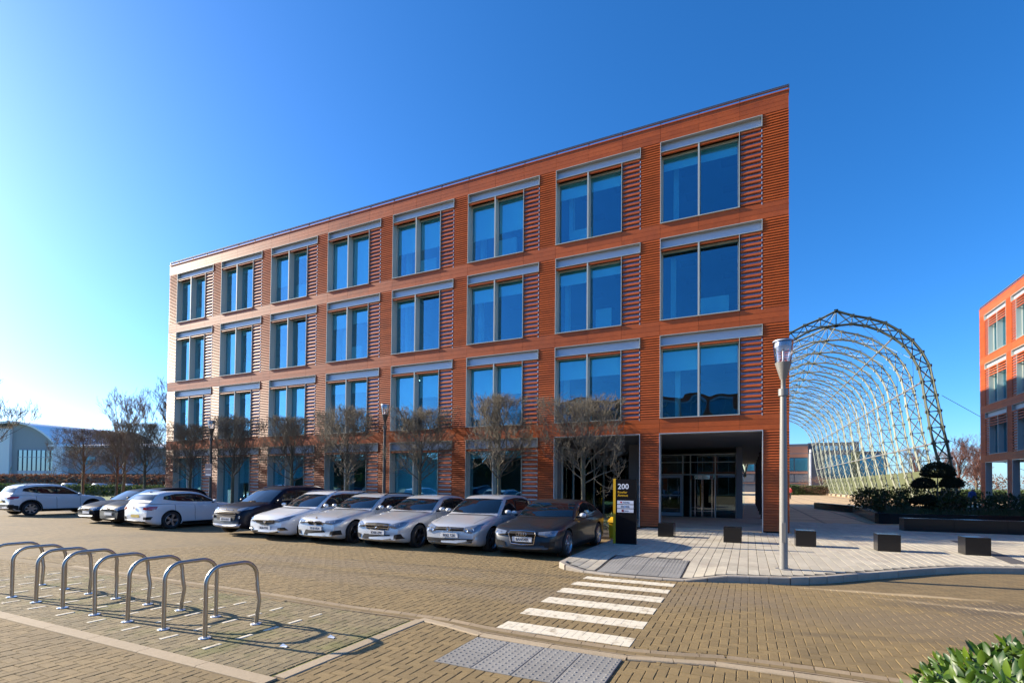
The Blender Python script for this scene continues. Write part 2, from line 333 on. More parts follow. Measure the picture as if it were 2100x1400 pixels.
def pav_drop(x, y):
    """dropped kerb at the crossing"""
    k = sm(-3.75, -2.95, x)*(1-sm(-1.15, -.35, x)); return -(.10)*k*(1-sm(.15, 1.9, y-ykerb(x)))
def in_foot(x, y): return x > -3.80 and y > ykerb(x)-.02

# the ground far beyond the site
g = MB(); g.add([(-1500, -600, -.30), (1500, -600, -.30), (1500, 2500, -.30), (-1500, 2500, -.30)], [(0, 1, 2, 3)]); struct('ground', g, M['grass'])
# road base sheet under the pavers
g = MB(); g.add([(-90, -40, -.012), (45, -40, -.012), (45, 19.6, -.012), (-90, 19.6, -.012)], [(0, 1, 2, 3)])
def road_far_mat():
    m = mat('paved_road', (.218, .150, .062), .9, var=.18, vscale=7, blotch=((.160, .112, .050), .45, .48, .75)); n = m.node_tree; N = n.nodes; L = n.links; p = N['Principled BSDF']
    src = p.inputs['Base Color'].links[0].from_socket
    geo = N.new('ShaderNodeNewGeometry'); mp = N.new('ShaderNodeMapping'); mp.inputs['Scale'].default_value = (1, 1, 1); L.new(geo.outputs['Position'], mp.inputs['Vector'])
    bt = N.new('ShaderNodeTexBrick'); bt.inputs['Scale'].default_value = 1; bt.inputs['Brick Width'].default_value = .2; bt.inputs['Row Height'].default_value = .1; bt.inputs['Mortar Size'].default_value = .006
    bt.inputs['Color1'].default_value = (1, 1, 1, 1); bt.inputs['Color2'].default_value = (.74, .74, .74, 1); bt.inputs['Mortar'].default_value = (.5, .5, .5, 1); L.new(mp.outputs[0], bt.inputs['Vector'])
    mx = N.new('ShaderNodeMix'); mx.data_type = 'RGBA'; mx.blend_type = 'MULTIPLY'; mx.inputs['Factor'].default_value = 1; L.new(src, mx.inputs['A']); L.new(bt.outputs['Color'], mx.inputs['B']); L.new(mx.outputs['Result'], p.inputs['Base Color'])
    return m
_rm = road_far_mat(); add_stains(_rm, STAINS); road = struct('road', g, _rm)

# --- block pavers, laid herringbone, as geometry
CW = .10; BAY = (-12.6, -4.02, 3.30, 5.45)
EDGE_POLY = [(-3.95, 5.56), (-3.4, 5.45), (-2.9, 5.31), (-2.0, 5.27), (-1.15, 5.28), (-.7, 5.40), (-.3, 5.50), (.4, 5.53), (1.2, 5.52), (5.0, 5.45), (9, 5.4)]
GUT = [(-13, 5.62), (-8, 5.64), (-6.4, 5.62), (-5.2, 5.58), (-4.4, 5.62), (-3.6, 5.62), (-2.95, 5.52), (-2.0, 5.47), (-1.2, 5.47), (-.7, 5.56), (-.2, 5.70), (.6, 5.74), (3, 5.68), (9, 5.6)]
def interp(poly, x):
    if x < poly[0][0]: return poly[0][1]
    for (xa, ya), (xb, yb) in zip(poly, poly[1:]):
        if x <= xb: return ya+(yb-ya)*(x-xa)/(xb-xa)
    return poly[-1][1]
def blocked(x, y):
    if in_foot(x, y) or (x > -3.88 and y > ykerb(x)-.085) or (x > -3.87 and y > 10.4): return True
    if -4.008 < x < -3.852 and 3.30 < y < 5.52: return True
    if 3.142 < y < 3.298 and x < -3.85: return True
    if x > -3.97 and abs(y-interp(EDGE_POLY, x)) < .064: return True
    if abs(y-interp(GUT, x)) < .124: return True
    if -2.903 < x < -1.177 and 4.297 < y < 5.203: return True
    return False
def clip_brick(r_, lv=0):
    """whole bricks away from the edges, cut pieces against them"""
    e = .004; cs = [blocked(x, y) for x in (r_[0]+e, (r_[0]+r_[1])/2, r_[1]-e) for y in (r_[2]+e, (r_[2]+r_[3])/2, r_[3]-e)]
    if not any(cs): return [r_]
    if all(cs) or lv >= 3: return []
    if r_[1]-r_[0] >= r_[3]-r_[2]: m_ = (r_[0]+r_[1])/2; return clip_brick((r_[0], m_, r_[2], r_[3]), lv+1)+clip_brick((m_, r_[1], r_[2], r_[3]), lv+1)
    m_ = (r_[2]+r_[3])/2; return clip_brick((r_[0], r_[1], r_[2], m_), lv+1)+clip_brick((r_[0], r_[1], m_, r_[3]), lv+1)
def merge_pieces(ps):
    """join cut pieces of one brick that form a rectangle again"""
    ps = list(ps); go = True
    while go:
        go = False
        for i in range(len(ps)):
            for j in range(i+1, len(ps)):
                a_, b_ = ps[i], ps[j]
                if abs(a_[2]-b_[2]) < 1e-6 and abs(a_[3]-b_[3]) < 1e-6 and (abs(a_[1]-b_[0]) < 1e-6 or abs(b_[1]-a_[0]) < 1e-6): n_ = (min(a_[0], b_[0]), max(a_[1], b_[1]), a_[2], a_[3])
                elif abs(a_[0]-b_[0]) < 1e-6 and abs(a_[1]-b_[1]) < 1e-6 and (abs(a_[3]-b_[2]) < 1e-6 or abs(b_[3]-a_[2]) < 1e-6): n_ = (a_[0], a_[1], min(a_[2], b_[2]), max(a_[3], b_[3]))
                else: continue
                ps = [p for k_, p in enumerate(ps) if k_ not in (i, j)]+[n_]; go = True; break
            if go: break
    return ps
bricks = []
x_lo, x_hi, y_lo, y_hi = -15.5, 7.5, 1.6, 14.2
for i in range(int(x_lo/CW), int(x_hi/CW)):
    for j in range(int(y_lo/CW), int(y_hi/CW)):
        k = (i-j) % 4
        if k == 0: r_ = (i*CW, (i+2)*CW, j*CW, (j+1)*CW)
        elif k == 3: r_ = (i*CW, (i+1)*CW, j*CW, (j+2)*CW)
        else: continue
        xm, ym = (r_[0]+r_[1])/2, (r_[2]+r_[3])/2
        # only what the frame can see from here, with a margin for a step aside
        dcam = xm*(-sin(YAW))+ym*cos(YAW); lat = xm*cos(YAW)+ym*sin(YAW)
        if dcam < 3.0 or abs(lat) > dcam*1.22+1.2: continue
        dist = sqrt(xm*xm+ym*ym)
        if dist > 16.5: continue
        for q_ in merge_pieces(clip_brick(r_)): bricks.append((dist, q_))
bricks.sort(key=lambda t: t[0])
G_ = .0055
def brick_geo(mb, r_, tint, z=0.0):
    j = rnd.uniform(-.0018, .0018)
    mb.bev(r_[0]+G_/2, r_[1]-G_/2, r_[2]+G_/2, r_[3]-G_/2, -.014, z+j, .005 if min(r_[1]-r_[0], r_[3]-r_[2]) > .04 else .002, 0, tint)
mbh = MB(); mbh.bev(-.1+G_/2, .1-G_/2, -.05+G_/2, .05-G_/2, -.014, 0, .005); me_h = mbh.mesh('brick', [M['brick_o']])
mbv = MB(); mbv.bev(-.05+G_/2, .05-G_/2, -.1+G_/2, .1-G_/2, -.014, 0, .005); me_v = mbv.mesh('brick', [M['brick_o']])
stock, bay_stock, jts = MB(), MB(), MB()
n_single = 0
for d_, r_ in bricks:
    xm, ym = (r_[0]+r_[1])/2, (r_[2]+r_[3])/2
    jts.add([(r_[0], r_[2], -.0100), (r_[1], r_[2], -.0100), (r_[1], r_[3], -.0100), (r_[0], r_[3], -.0100)], [(0, 1, 2, 3)])
    inbay = BAY[0] < xm < BAY[1] and BAY[2] < ym < BAY[3]
    whole = abs((r_[1]-r_[0])*(r_[3]-r_[2])-.02) < 1e-5
    if not inbay and whole and n_single < 300:
        obj('brick', me_h if r_[1]-r_[0] > .15 else me_v, None, road, (xm, ym, rnd.uniform(-.0018, .0018))); n_single += 1
    else: brick_geo(bay_stock if inbay else stock, r_, rnd.random())
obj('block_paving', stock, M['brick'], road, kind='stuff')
bayo = obj('bicycle_bay_paving', bay_stock, M['brick_bay'], road, kind='stuff')
g = MB(); g.add([(-12.6, 3.30, -.008), (-4.02, 3.30, -.008), (-4.02, 5.45, -.008), (-12.6, 5.45, -.008)], [(0, 1, 2, 3)]); obj('mossy_joints', g, M['joint_moss'], road)
obj('joint_sand', jts, M['joint'], road, kind='stuff')

def strip_blocks(name, poly, width, seglen, m, parent, z0, z1, zf=None, dish=0, bevel=.01):
    """straight-sided stones laid end to end along a polyline"""
    P = [Vector((a, b, 0)) for a, b in poly]; pts = [P[0]]
    for a, b in zip(P, P[1:]):
        n = max(1, int(round((b-a).length/seglen)))
        for k in range(1, n+1): pts.append(a+(b-a)*k/n)
    for a, b in zip(pts, pts[1:]):
        d = (b-a); L_ = d.length; d.normalize(); nn = Vector((-d.y, d.x, 0)); c = (a+b)/2
        mb = MB(); h = L_/2-.004; hw = width/2
        zz = (lambda x, y: 0) if zf is None else zf
        if dish:
            prof = [(-hw, z1), (-hw*.6, z1-dish*.5), (0, z1-dish), (hw*.6, z1-dish*.5), (hw, z1)]
        else:
            prof = [(-hw, z1-bevel), (-hw+bevel, z1), (hw-bevel, z1), (hw, z1-bevel)]
        vs = []
        for s_ in (-h, h):
            for u_, z_ in prof: 
                q = d*s_+nn*u_; vs.append((q.x, q.y, z_+zz(c.x+q.x, c.y+q.y)))
        for s_ in (-h, h):
            for u_ in (-hw, hw): 
                q = d*s_+nn*u_; vs.append((q.x, q.y, z0))
        n_ = len(prof); fs = [(i, n_+i, n_+i+1, i+1) for i in range(n_-1)]
        b0 = 2*n_; fs += [(0, b0, b0+2, n_), (n_-1, 2*n_-1, b0+3, b0+1), tuple(list(range(n_))+[b0+1, b0]), tuple([b0+2, b0+3]+list(range(2*n_-1, n_-1, -1)))]
        mb.add(vs, fs)
        obj(name, mb, m, parent, (c.x, c.y, 0))
strip_blocks('edging_stone', [(-12.6, 3.22), (-3.93, 3.22)], .15, .92, M['edging'], road, -.05, .006)
strip_blocks('edging_stone', [(-3.93, 3.31), (-3.93, 5.50)], .15, .73, M['edging'], road, -.05, .006)
strip_blocks('edging_stone', EDGE_POLY, .12, .9, M['edging'], road, -.05, .006)
strip_blocks('gutter_block', GUT, .24, .30, M['gutter'], road, -.06, .003, dish=.024)
# white bricks that number the bicycle places
wb = MB(); wb.bev(-.026, .026, -.098, .098, -.01, .0055, .003); mwb = wb.mesh('white_brick', [M['white_paint']])
for ix in range(10):
    for yy in (3.61, 4.0, 4.36, 4.72, 5.06): obj('white_brick', mwb, None, road, (-5.33-.762*ix, yy, 0))
# zebra stripes: paint over the pavers, joint by joint
STR = [(-2.87, -1.20, 5.80, 5.99-.40), (-2.90, -1.20, 6.76, 6.41), (-2.91, -1.21, 7.57, 7.19), (-2.93, -1.22, 8.35, 7.98), (-2.92, -1.22, 9.01, 8.69), (-2.89, -1.21, 9.65, 9.34), (-2.87, -1.20, 10.30-.35, 9.99-.05)]
STR = [(-2.87, -1.20, 5.98, 5.64), (-2.90, -1.20, 6.76, 6.41), (-2.91, -1.21, 7.57, 7.19), (-2.93, -1.22, 8.35, 7.98), (-2.92, -1.22, 9.01, 8.69), (-2.89, -1.21, 9.60, 9.32)]
for sx0, sx1, sy1, sy0 in STR:
    mb = MB()
    for d_, r_ in bricks:
        a0, a1, b0, b1 = max(r_[0]+.0006, sx0+rnd.uniform(-.01, .01)), min(r_[1]-.0006, sx1), max(r_[2]+.0006, sy0), min(r_[3]-.0006, sy1)
        if a1-a0 > .012 and b1-b0 > .012: mb.bev(a0, a1, b0, b1, -.008, .0038+rnd.uniform(-.0008, .0008), .0022)
    obj('crossing_stripe', mb, M['white_paint'], road)

# drain grate in the channel
for gx, gy in ((-14.9, 6.75), (6.6, 5.66)):
    mb = MB(); mb.box(-.23, .23, -.16, -.135, -.02, .004); mb.box(-.23, .23, .135, .16, -.02, .004); mb.box(-.23, -.205, -.134, .134, -.02, .004); mb.box(.205, .23, -.134, .134, -.02, .004)
    for q in range(9): mb.box(-.18+q*.042, -.160+q*.042, -.134, .134, -.02, .003)
    obj('drain_grate', mb, mat('cast_iron', (.04, .035, .03), .7, .4), road, (gx, gy, .002))
# --- tactile slabs
def tactile(name, parent, nx, ny, x0, y0, w_, h_, zf):
    for i in range(nx):
        for j in range(ny):
            ax, ay = x0+i*w_, y0+j*h_; mb = MB(); mb.bev(.003, w_-.003, .003, h_-.003, -.03, 0, .004, zf=lambda x, y: zf(ax+x, ay+y))
            for a in range(6):
                for b in range(6):
                    cx, cy = w_*(a+.5)/6, h_*(b+.5)/6; z = zf(ax+cx, ay+cy); rr = .0145
                    vs = []; n = 8
                    for rad, zz in ((rr, -.001), (rr*.75, .0045), (rr*.3, .006)):
                        for k in range(n): vs.append((cx+rad*cos(2*pi*k/n), cy+rad*sin(2*pi*k/n), z+zz))
                    fs = [(q*n+k, q*n+(k+1) % n, (q+1)*n+(k+1) % n, (q+1)*n+k) for q in range(2) for k in range(n)]+[tuple(2*n+k for k in range(n))]
                    mb.add(vs, fs)
            obj(name, mb, M['tactile'], parent, (ax, ay, 0))
tactile('tactile_slab', road, 4, 2, -2.90, 4.30, .43, .45, lambda x, y: .004)

# --- footway
foot_poly = [(x, y) for x, y in KL]+[(24, 21.0), (-3.78, 21.0)]
g = MB(); xs = [-3.78+.35*i for i in range(72)]
for a, b in zip(xs, xs[1:]):
    ya, yb = ykerb(a)+.02, ykerb(b)+.02
    m_ = 14
    for q in range(m_):
        t0, t1 = (q/m_)**1.8, ((q+1)/m_)**1.8
        P4 = [(a, ya+(20.6-ya)*t0), (b, yb+(20.6-yb)*t0), (b, yb+(20.6-yb)*t1), (a, ya+(20.6-ya)*t1)]
        g.add([(x, y, PZ-.012+pav_drop(x, y)) for x, y in P4], [(0, 1, 2, 3)])
foot = struct('pavement', g, M['slab_joint'])
slabs = []
SWX = .195
nrow = int((24+3.7)/SWX)
for i in range(nrow):
    x0 = -3.70+i*SWX; x1 = x0+SWX; yk = max(ykerb(x0), ykerb(x1))+.17; y = yk
    while y < 20.45:
        L_ = rnd.choice((.3, .4, .5, .6, .6)); y1 = min(y+L_, 20.49)
        if y1-y > .05:
            cx, cy = (x0+x1)/2, (y+y1)/2
            tact = (-2.86 < cx < -1.20 and 10.18 < cy < 11.96)
            if not tact and cx < 12.5: slabs.append((sqrt(cx*cx+cy*cy), x0, x1, y, y1))
        y = y1
slabs.sort()
st = MB(); unit = {}
for idx, (d_, x0, x1, y0, y1) in enumerate(slabs):
    cx, cy = (x0+x1)/2, (y0+y1)/2
    if idx < 300:
        mb = MB(); mb.bev(x0-cx+.0055, x1-cx-.0055, y0-cy+.0012, y1-cy-.0012, PZ-.04, PZ, .003, zf=lambda x, y: pav_drop(cx+x, cy+y)); obj('paving_slab', mb, M['slab'], foot, (cx, cy, rnd.uniform(-.001, .001)))
    else: st.bev(x0+.0055, x1-.0055, y0+.0012, y1-.0012, PZ-.04, PZ+rnd.uniform(-.0008, .0008), .003, 0, rnd.random(), zf=pav_drop)
obj('slab_paving', st, M['slab_far'], foot, kind='stuff')
tactile('tactile_slab', foot, 4, 4, -2.86, 10.18, .415, .445, lambda x, y: PZ-.002+pav_drop(x, y))
strip_blocks('kerb_stone', KL, .15, .72, M['kerb'], foot, -.05, PZ+.002, zf=lambda x, y: pav_drop(x, y+.02), bevel=.018)
mb = MB()
mb.add([(5.35, 14.9, PZ+.004), (5.72, 14.98, PZ+.004), (6.3, 20.6, PZ+.004), (5.9, 20.6, PZ+.004)], [(0, 1, 2, 3)]); obj('dark_paving_band', mb, M['slab_dark'], foot)

# --- plaza beyond
g = MB(); g.add([(-3.78, 20.6, PZ-.008), (60, 20.6, PZ-.008), (60, 260, PZ-.008), (-3.78, 260, PZ-.008)], [(0, 1, 2, 3)]); plaza = struct('plaza', g, M['plaza'])
lines = MB()
for k in range(46):
    yy = 27+k*2.6; lines.box(1.5, 40, yy, yy+.16, PZ-.03, PZ-.004)
for k in range(7): lines.box(3.2+1.9*k, 3.35+1.9*k, 20.7, 130, PZ-.03, PZ-.0035)
obj('dark_paving_band', lines, M['plaza_line'], plaza, kind='stuff')
st = MB()
for i in range(56):
    x0 = 1.45+i*SWX; y = 20.62
    while y < 27.2:
        L_ = rnd.choice((.4, .5, .6)); st.bev(x0+.003, x0+SWX-.003, y+.003, y+L_-.003, PZ-.03, PZ, .004, 0, rnd.random()); y += L_
obj('slab_paving', st, M['slab_far'], plaza, kind='stuff')

# ------------------------------------------------------------------ office building generator
S = 3.925; CRS = S/20; PITCHB = S/40
WIN_W, HEAD_W, BAYW = 2.93, 3.70, 4.483
def office(root, xl, xr, nb, mirror, tops, blinds, depth, limit=300, endl=.82, ground='windows', open_bays=()):
    """facade in the root's local frame: x along the wall, y inwards, z up. bay k starts at bx[k]; mirror puts the louvres at the left"""
    # bays from the right end to the left
    boards = []; panels = []; louvres = []; wsl = {}
    parts = {}
    if not mirror: bx = [xr-.87-HEAD_W-BAYW*k for k in range(nb)]
    else: bx = [xl+.96+BAYW*k for k in range(nb)]
    core = MB()
    roofz = tops[0]+.70
    # piers (serrated boards)
    ends = sorted(bx)
    piers = []
    cur = xl
    for b in ends: piers.append((cur, b)); cur = b+HEAD_W
    piers.append((cur, xr))
    for (a, b) in piers:
        for li, T in enumerate(tops):
            nrows = 34 if li < 3 else 38
            zlo = T-nrows*PITCHB if li < 3 else .02
            core.box(a+.012, b-.012, .055, .34, zlo, T)
            for r in range(nrows):
                z1 = T-r*PITCHB
                if z1-PITCHB < -.01: break
                boards.append((a, b, z1-PITCHB+.0085, z1))
    # bands of flat panels
    joints = sorted(set([xl, xr]+[round(b, 3) for b in bx]+[round(b+(WIN_W/2 if not mirror else HEAD_W-WIN_W), 3) for b in bx]+[round(b+(WIN_W if not mirror else HEAD_W-WIN_W/2), 3) for b in bx]))
    bands = [(tops[0], roofz-.04, 4)]+[(tops[i+1], tops[i]-17*CRS, 3) for i in range(len(tops)-1)]
    for z0, z1, nc in bands:
        core.box(xl+.012, xr-.012, .055, .40, z0, z1)
        for a, b in zip(joints, joints[1:]):
            for c in range(nc):
                h = (z1-z0)/nc; panels.append((a+.004, b-.004, z0+c*h+.008, z0+(c+1)*h))
    obj('wall_backing', core, M['backing'], root)
    near = (lambda t: -(t[0]+t[1])/2*(-1 if mirror else 1)*-1) if False else None
    key = (lambda t: (t[0]+t[1])/2) if mirror else (lambda t: -(t[0]+t[1])/2)
    def board_geo(mb, a, b, z0, z1, t, ox=0, oz=0):
        mb.add([(a-ox, .030, z1-oz), (b-ox, .030, z1-oz), (b-ox, .0, z0-oz+.012), (a-ox, .0, z0-oz+.012), (a-ox, .052, z1-oz), (b-ox, .052, z1-oz), (b-ox, .052, z0-oz), (a-ox, .052, z0-oz), (a-ox, .006, z0-oz), (b-ox, .006, z0-oz)],
               [(0, 3, 2, 1), (3, 8, 9, 2), (8, 7, 6, 9), (0, 1, 5, 4), (0, 4, 7, 8, 3), (1, 2, 9, 6, 5)], 0, t)
    def emit(lst, name, stockname, geo, m1, m2, keyf):
        lst.sort(key=keyf); stock = MB(); cache = {}
        # the nearest ones as parts
        for i, (a, b, z0, z1) in enumerate(lst):
            if i < limit:
                kk = (round(b-a, 3), round(z1-z0, 3))
                if kk not in cache:
                    mb = MB(); geo(mb, a, b, z0, z1, .5, a, z0); cache[kk] = mb.mesh(name, [m1])
                obj(name, cache[kk], None, root, (a, 0, z0))
            else: geo(stock, a, b, z0, z1, rnd.random())
        if stock.v: obj(stockname, stock, m2, root, kind='stuff')
    def panel_geo(mb, a, b, z0, z1, t, ox=0, oz=0):
        mb.box(a-ox, b-ox, .010, .050, z0-oz, z1-oz, 0, t)
    def louv_geo(mb, a, b, z0, z1, t, ox=0, oz=0):
        mb.add([(a-ox, .018, z1-oz), (b-ox, .018, z1-oz), (b-ox, .0, z0-oz+.02), (a-ox, .0, z0-oz+.02), (a-ox, .045, z1-oz), (b-ox, .045, z1-oz), (b-ox, .045, z0-oz), (a-ox, .045, z0-oz), (a-ox, .008, z0-oz), (b-ox, .008, z0-oz)],
               [(0, 3, 2, 1), (3, 8, 9, 2), (8, 7, 6, 9), (0, 1, 5, 4), (0, 4, 7, 8, 3), (1, 2, 9, 6, 5), (4, 5, 6, 7)], 0, t)
    # windows
    trims = MB()
    for k, b in enumerate(bx):
        if mirror: wx0, wx1, lx0, lx1 = b+HEAD_W-WIN_W, b+HEAD_W, b, b+HEAD_W-WIN_W-.03
        else: wx0, wx1, lx0, lx1 = b, b+WIN_W, b+WIN_W+.03, b+HEAD_W
        for li, T in enumerate(tops):
            if li == 3 and (k in open_bays or ground == 'open'):
                # bright edge round the opening
                e = MB(); hx1 = b+HEAD_W
                e.box(b-.012, b+.012, -.012, .40, 0, T+.002); e.box(hx1-.012, hx1+.012, -.012, .40, 0, T+.002); e.box(b+.0125, hx1-.0125, -.012, .40, T-.03, T-.002)
                obj('opening_trim', e, M['trim'], root)
                continue
            z0 = T-17*CRS if li < 3 else .05
            hb = T-.41
            fr = MB(); t_ = .022; D_ = .34
            fr.box(wx0, wx0+t_, -.012, D_, z0+.03, hb-.005)            # left jamb
            fr.box(wx1-t_, wx1, -.012, D_, z0+.03, hb-.005)
            fr.box(wx0-.005, wx1+.005, -.045, D_, z0, z0+.03)          # sill
            fr.box(b, b+HEAD_W, -.014, D_-.002, T-.026, T-.004)         # top edge of the header
            fr.box(b, b+t_, -.014, D_-.002, hb, T-.0265); fr.box(b+HEAD_W-t_, b+HEAD_W, -.014, D_-.002, hb, T-.0265)
            fr.box(b, b+HEAD_W, -.014, .20, hb-.018, hb-.0005)
            for x0_, x1_ in ((wx0+t_, wx0+t_+.05), (wx1-t_-.05, wx1-t_)): fr.box(x0_, x1_, D_-.04, D_+.03, z0+.08, hb-.12)
            fr.box(wx0+t_, wx1-t_, D_-.04, D_+.03, z0+.03, z0+.08); fr.box(wx0+t_, wx1-t_, D_-.04, D_+.03, hb-.12, hb-.05)
            wdw = obj('window', fr, M['frame'], root, (0, 0, 0))
            mx = (wx0+wx1)/2
            mb = MB(); mb.box(mx-.03, mx+.03, -.010, D_+.035, z0+.03, hb-.02); obj('mullion', mb, M['frame'], wdw)
            mb = MB(); mb.box(b+t_, b+HEAD_W-t_, .16, .19, hb, T-.03); obj('header_panel', mb, M['header'], wdw); mb = MB(); mb.box(b+t_, b+HEAD_W-t_, .0, .159, T-.034, T-.0268); obj('header_soffit', mb, M['soffit'], wdw)
            slats = [0] if not mirror else [0, 1, 2, 3]
            mb = MB()
            for q in slats:
                zc = hb-.03-q*CRS
                for x0_, x1_ in ((wx0+t_, mx-.031), (mx+.031, wx1-t_)): mb.add([(x0_, .0, zc-.085), (x1_, .0, zc-.085), (x1_, .02, zc), (x0_, .02, zc), (x0_, .06, zc-.10), (x1_, .06, zc-.10), (x1_, .06, zc), (x0_, .06, zc)], [(0, 1, 2, 3), (4, 7, 6, 5), (0, 4, 5, 1), (3, 2, 6, 7), (0, 3, 7, 4), (1, 5, 6, 2)])
            obj('shade_slat', mb, M['terra'], wdw)
            for x0_, x1_, side in ((wx0+t_+.05, mx-.031, 0), (mx+.031, wx1-t_-.05, 1)):
                q0, q1, q2 = rnd.uniform(-.006, .006), rnd.uniform(-.006, .006), rnd.uniform(-.006, .006)
                mb = MB(); mb.add([(x0_, D_+q0, z0+.08), (x1_, D_+q1, z0+.08), (x1_, D_+q1+q2, hb-.12), (x0_, D_+q0+q2, hb-.12), (x0_, D_+q0+.012, z0+.08), (x1_, D_+q1+.012, z0+.08), (x1_, D_+q1+q2+.012, hb-.12), (x0_, D_+q0+q2+.012, hb-.12)], [(0, 1, 2, 3), (5, 4, 7, 6), (0, 4, 5, 1), (3, 2, 6, 7), (0, 3, 7, 4), (1, 5, 6, 2)]); obj('pane', mb, M['pane'], wdw)
                bl = blinds(k, li, side)
                if bl > 0:
                    mb = MB(); mb.box(x0_+.01, x1_-.01, D_+.09, D_+.095, hb-.1-(hb-.1-z0)*bl, hb-.1); mb.box(x0_+.01, x1_-.01, D_+.082, D_+.103, hb-.1-(hb-.1-z0)*bl-.03, hb-.1-(hb-.1-z0)*bl); obj('blind', mb, M['blind'], wdw)
            # louvres beside the window
            mb = MB(); mb.box(lx0, lx1, .085, .105, z0+.01, hb-.03); obj('louvre_backing', mb, M['louvre_back'], root)
            nl = 14 if li < 3 else 16
            for q in range(-1, nl):
                zt = hb-.035-(q+1)*CRS
                if zt-.1 < .05: continue
                louvres.append((lx0, lx1-.035, zt-.098, zt))
                if li == 3 and q >= 0:
                    if wsl.get('m') is None:
                        ws_ = MB(); ws_.add([(0, .012, -.012), (lx1-.04-lx0, .012, -.012), (lx1-.04-lx0, .045, -.062), (0, .045, -.062), (0, .03, -.012), (lx1-.04-lx0, .03, -.012), (lx1-.04-lx0, .06, -.062), (0, .06, -.062)], [(0, 3, 2, 1), (4, 5, 6, 7), (0, 1, 5, 4), (2, 3, 7, 6), (0, 4, 7, 3), (1, 2, 6, 5)]); wsl['m'] = ws_.mesh('white_slat', [M['trim_white']])
                    obj('white_slat', wsl['m'], None, root, (lx0, 0, zt+CRS-.098+.0))
            clip = MB()
            for q in range(-1, nl):
                zt = hb-.035-(q+1)*CRS
                if zt-.1 > .05: clip.box(lx1-.033, lx1-.003, .004, .084, zt-CRS+.005, zt-CRS+.088)
            obj('louvre_clips', clip, M['trim'], root, kind='stuff')
    emit(boards, 'cladding_board', 'cladding_boards', board_geo, M['terra'], M['terra_far'], key)
    emit(panels, 'terracotta_panel', 'terracotta_panels', panel_geo, M['terra'], M['terra_far'], key)
    emit(louvres, 'louvre', 'louvres', louv_geo, M['terra'], M['terra_far'], key)
    # parapet coping and rail
    cp = MB(); cp.box(xl-.02, xr+.02, -.02, .42, roofz-.04, roofz); obj('coping', cp, M['terra'], root)
    rl = MB(); rl.box(xl-.02, xr+.02, .03, .12, roofz+.145, roofz+.19); rl.box(xl-.02, xr+.02, .02, .13, roofz+.19, roofz+.20)
    for j in joints: rl.box(j-.025, j+.025, .05, .11, roofz, roofz+.135)
    obj('roof_rail', rl, M['rail'], root)
    # floors and ceilings behind the glass
    fl = MB()
    for li, T in enumerate(tops):
        if li == 3: continue
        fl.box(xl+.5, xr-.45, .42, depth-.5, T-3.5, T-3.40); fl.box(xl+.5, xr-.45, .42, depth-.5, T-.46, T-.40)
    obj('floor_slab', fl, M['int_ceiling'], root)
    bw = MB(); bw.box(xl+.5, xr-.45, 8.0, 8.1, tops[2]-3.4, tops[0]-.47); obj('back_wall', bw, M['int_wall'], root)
    fx = MB()
    for li, T in enumerate(tops[:3]):
        for b in bx:
            for q in (.6, 2.2):
                for yy in (1.4, 3.4, 5.4): fx.box(b+q, b+q+.6, yy, yy+.6, T-.475, T-.462)
    obj('ceiling_fixture', fx, M['int_dark'], root)
    rf = MB(); rf.box(xl+.3, xr-.3, .43, depth-.3, roofz-.7, roofz-.5); obj('roof', rf, M['soffit'], root)
    return bx, joints, piers, roofz

def side_wall(root, name, tf, length, tops, roofz, nb, ground_open=False, y0=0.0):
    """plainer return wall of the same building, built in a turned local frame"""
    bd = MB(tf); fr = MB(tf); gl = MB(tf); bk = MB(tf); hd = MB(tf)
    bw = length/nb; pw = .8
    for k in range(nb+1):
        a = max(y0, k*bw-pw/2); b = min(length, k*bw+pw/2)
        for li, T in enumerate(tops):
            nrows = 34 if li < 3 else 38
            for r in range(nrows):
                z1 = T-r*PITCHB
                if z1-PITCHB < -.01: break
                bd.box(a, b, .0, .05, z1-PITCHB+.014, z1, 0, rnd.random())
            bk.box(a+.01, b-.01, .052, .4, T-nrows*PITCHB if li < 3 else .0, T)
            if li == 3 and ground_open: bk.box(a+.01, b-.01, .40, .75, 0, T)
    bands = [(tops[0], roofz-.04, 4)]+[(tops[i+1], tops[i]-17*CRS, 3) for i in range(len(tops)-1)]
    for z0, z1, nc in bands:
        bk.box(y0+.01, length-.01, .052, .4, z0, z1)
        for c in range(nc):
            h = (z1-z0)/nc
            for q in range(nb*3): bd.box(y0+(length-y0)*q/(nb*3)+.004, y0+(length-y0)*(q+1)/(nb*3)-.004, .008, .05, z0+c*h+.008, z0+(c+1)*h, 0, rnd.random())
    for k in range(nb):
        a, b = k*bw+pw/2, (k+1)*bw-pw/2
        for li, T in enumerate(tops):
            if li == 3 and ground_open: continue
            z0 = T-17*CRS if li < 3 else 0; m_ = (a+b)/2
            gl.box(a, b, .34, .352, z0, T-.4); hd.box(a, b, .12, .16, T-.41, T-.02)
            for x in (a, m_-.03, b-.06): fr.box(x, x+.06, -.01, .36, z0, T-.42)
            fr.box(a, b, -.03, .36, z0, z0+.04); fr.box(a, b, -.01, .3, T-.42, T-.41)
    obj('cladding_boards', bd, M['terra_far'], root, kind='stuff', label='terracotta cladding of the '+name)
    obj('wall_backing', bk, M['backing'], root); obj('side_frames', fr, M['frame'], root); obj('side_glass', gl, M['pane'], root); obj('side_headers', hd, M['header'], root)

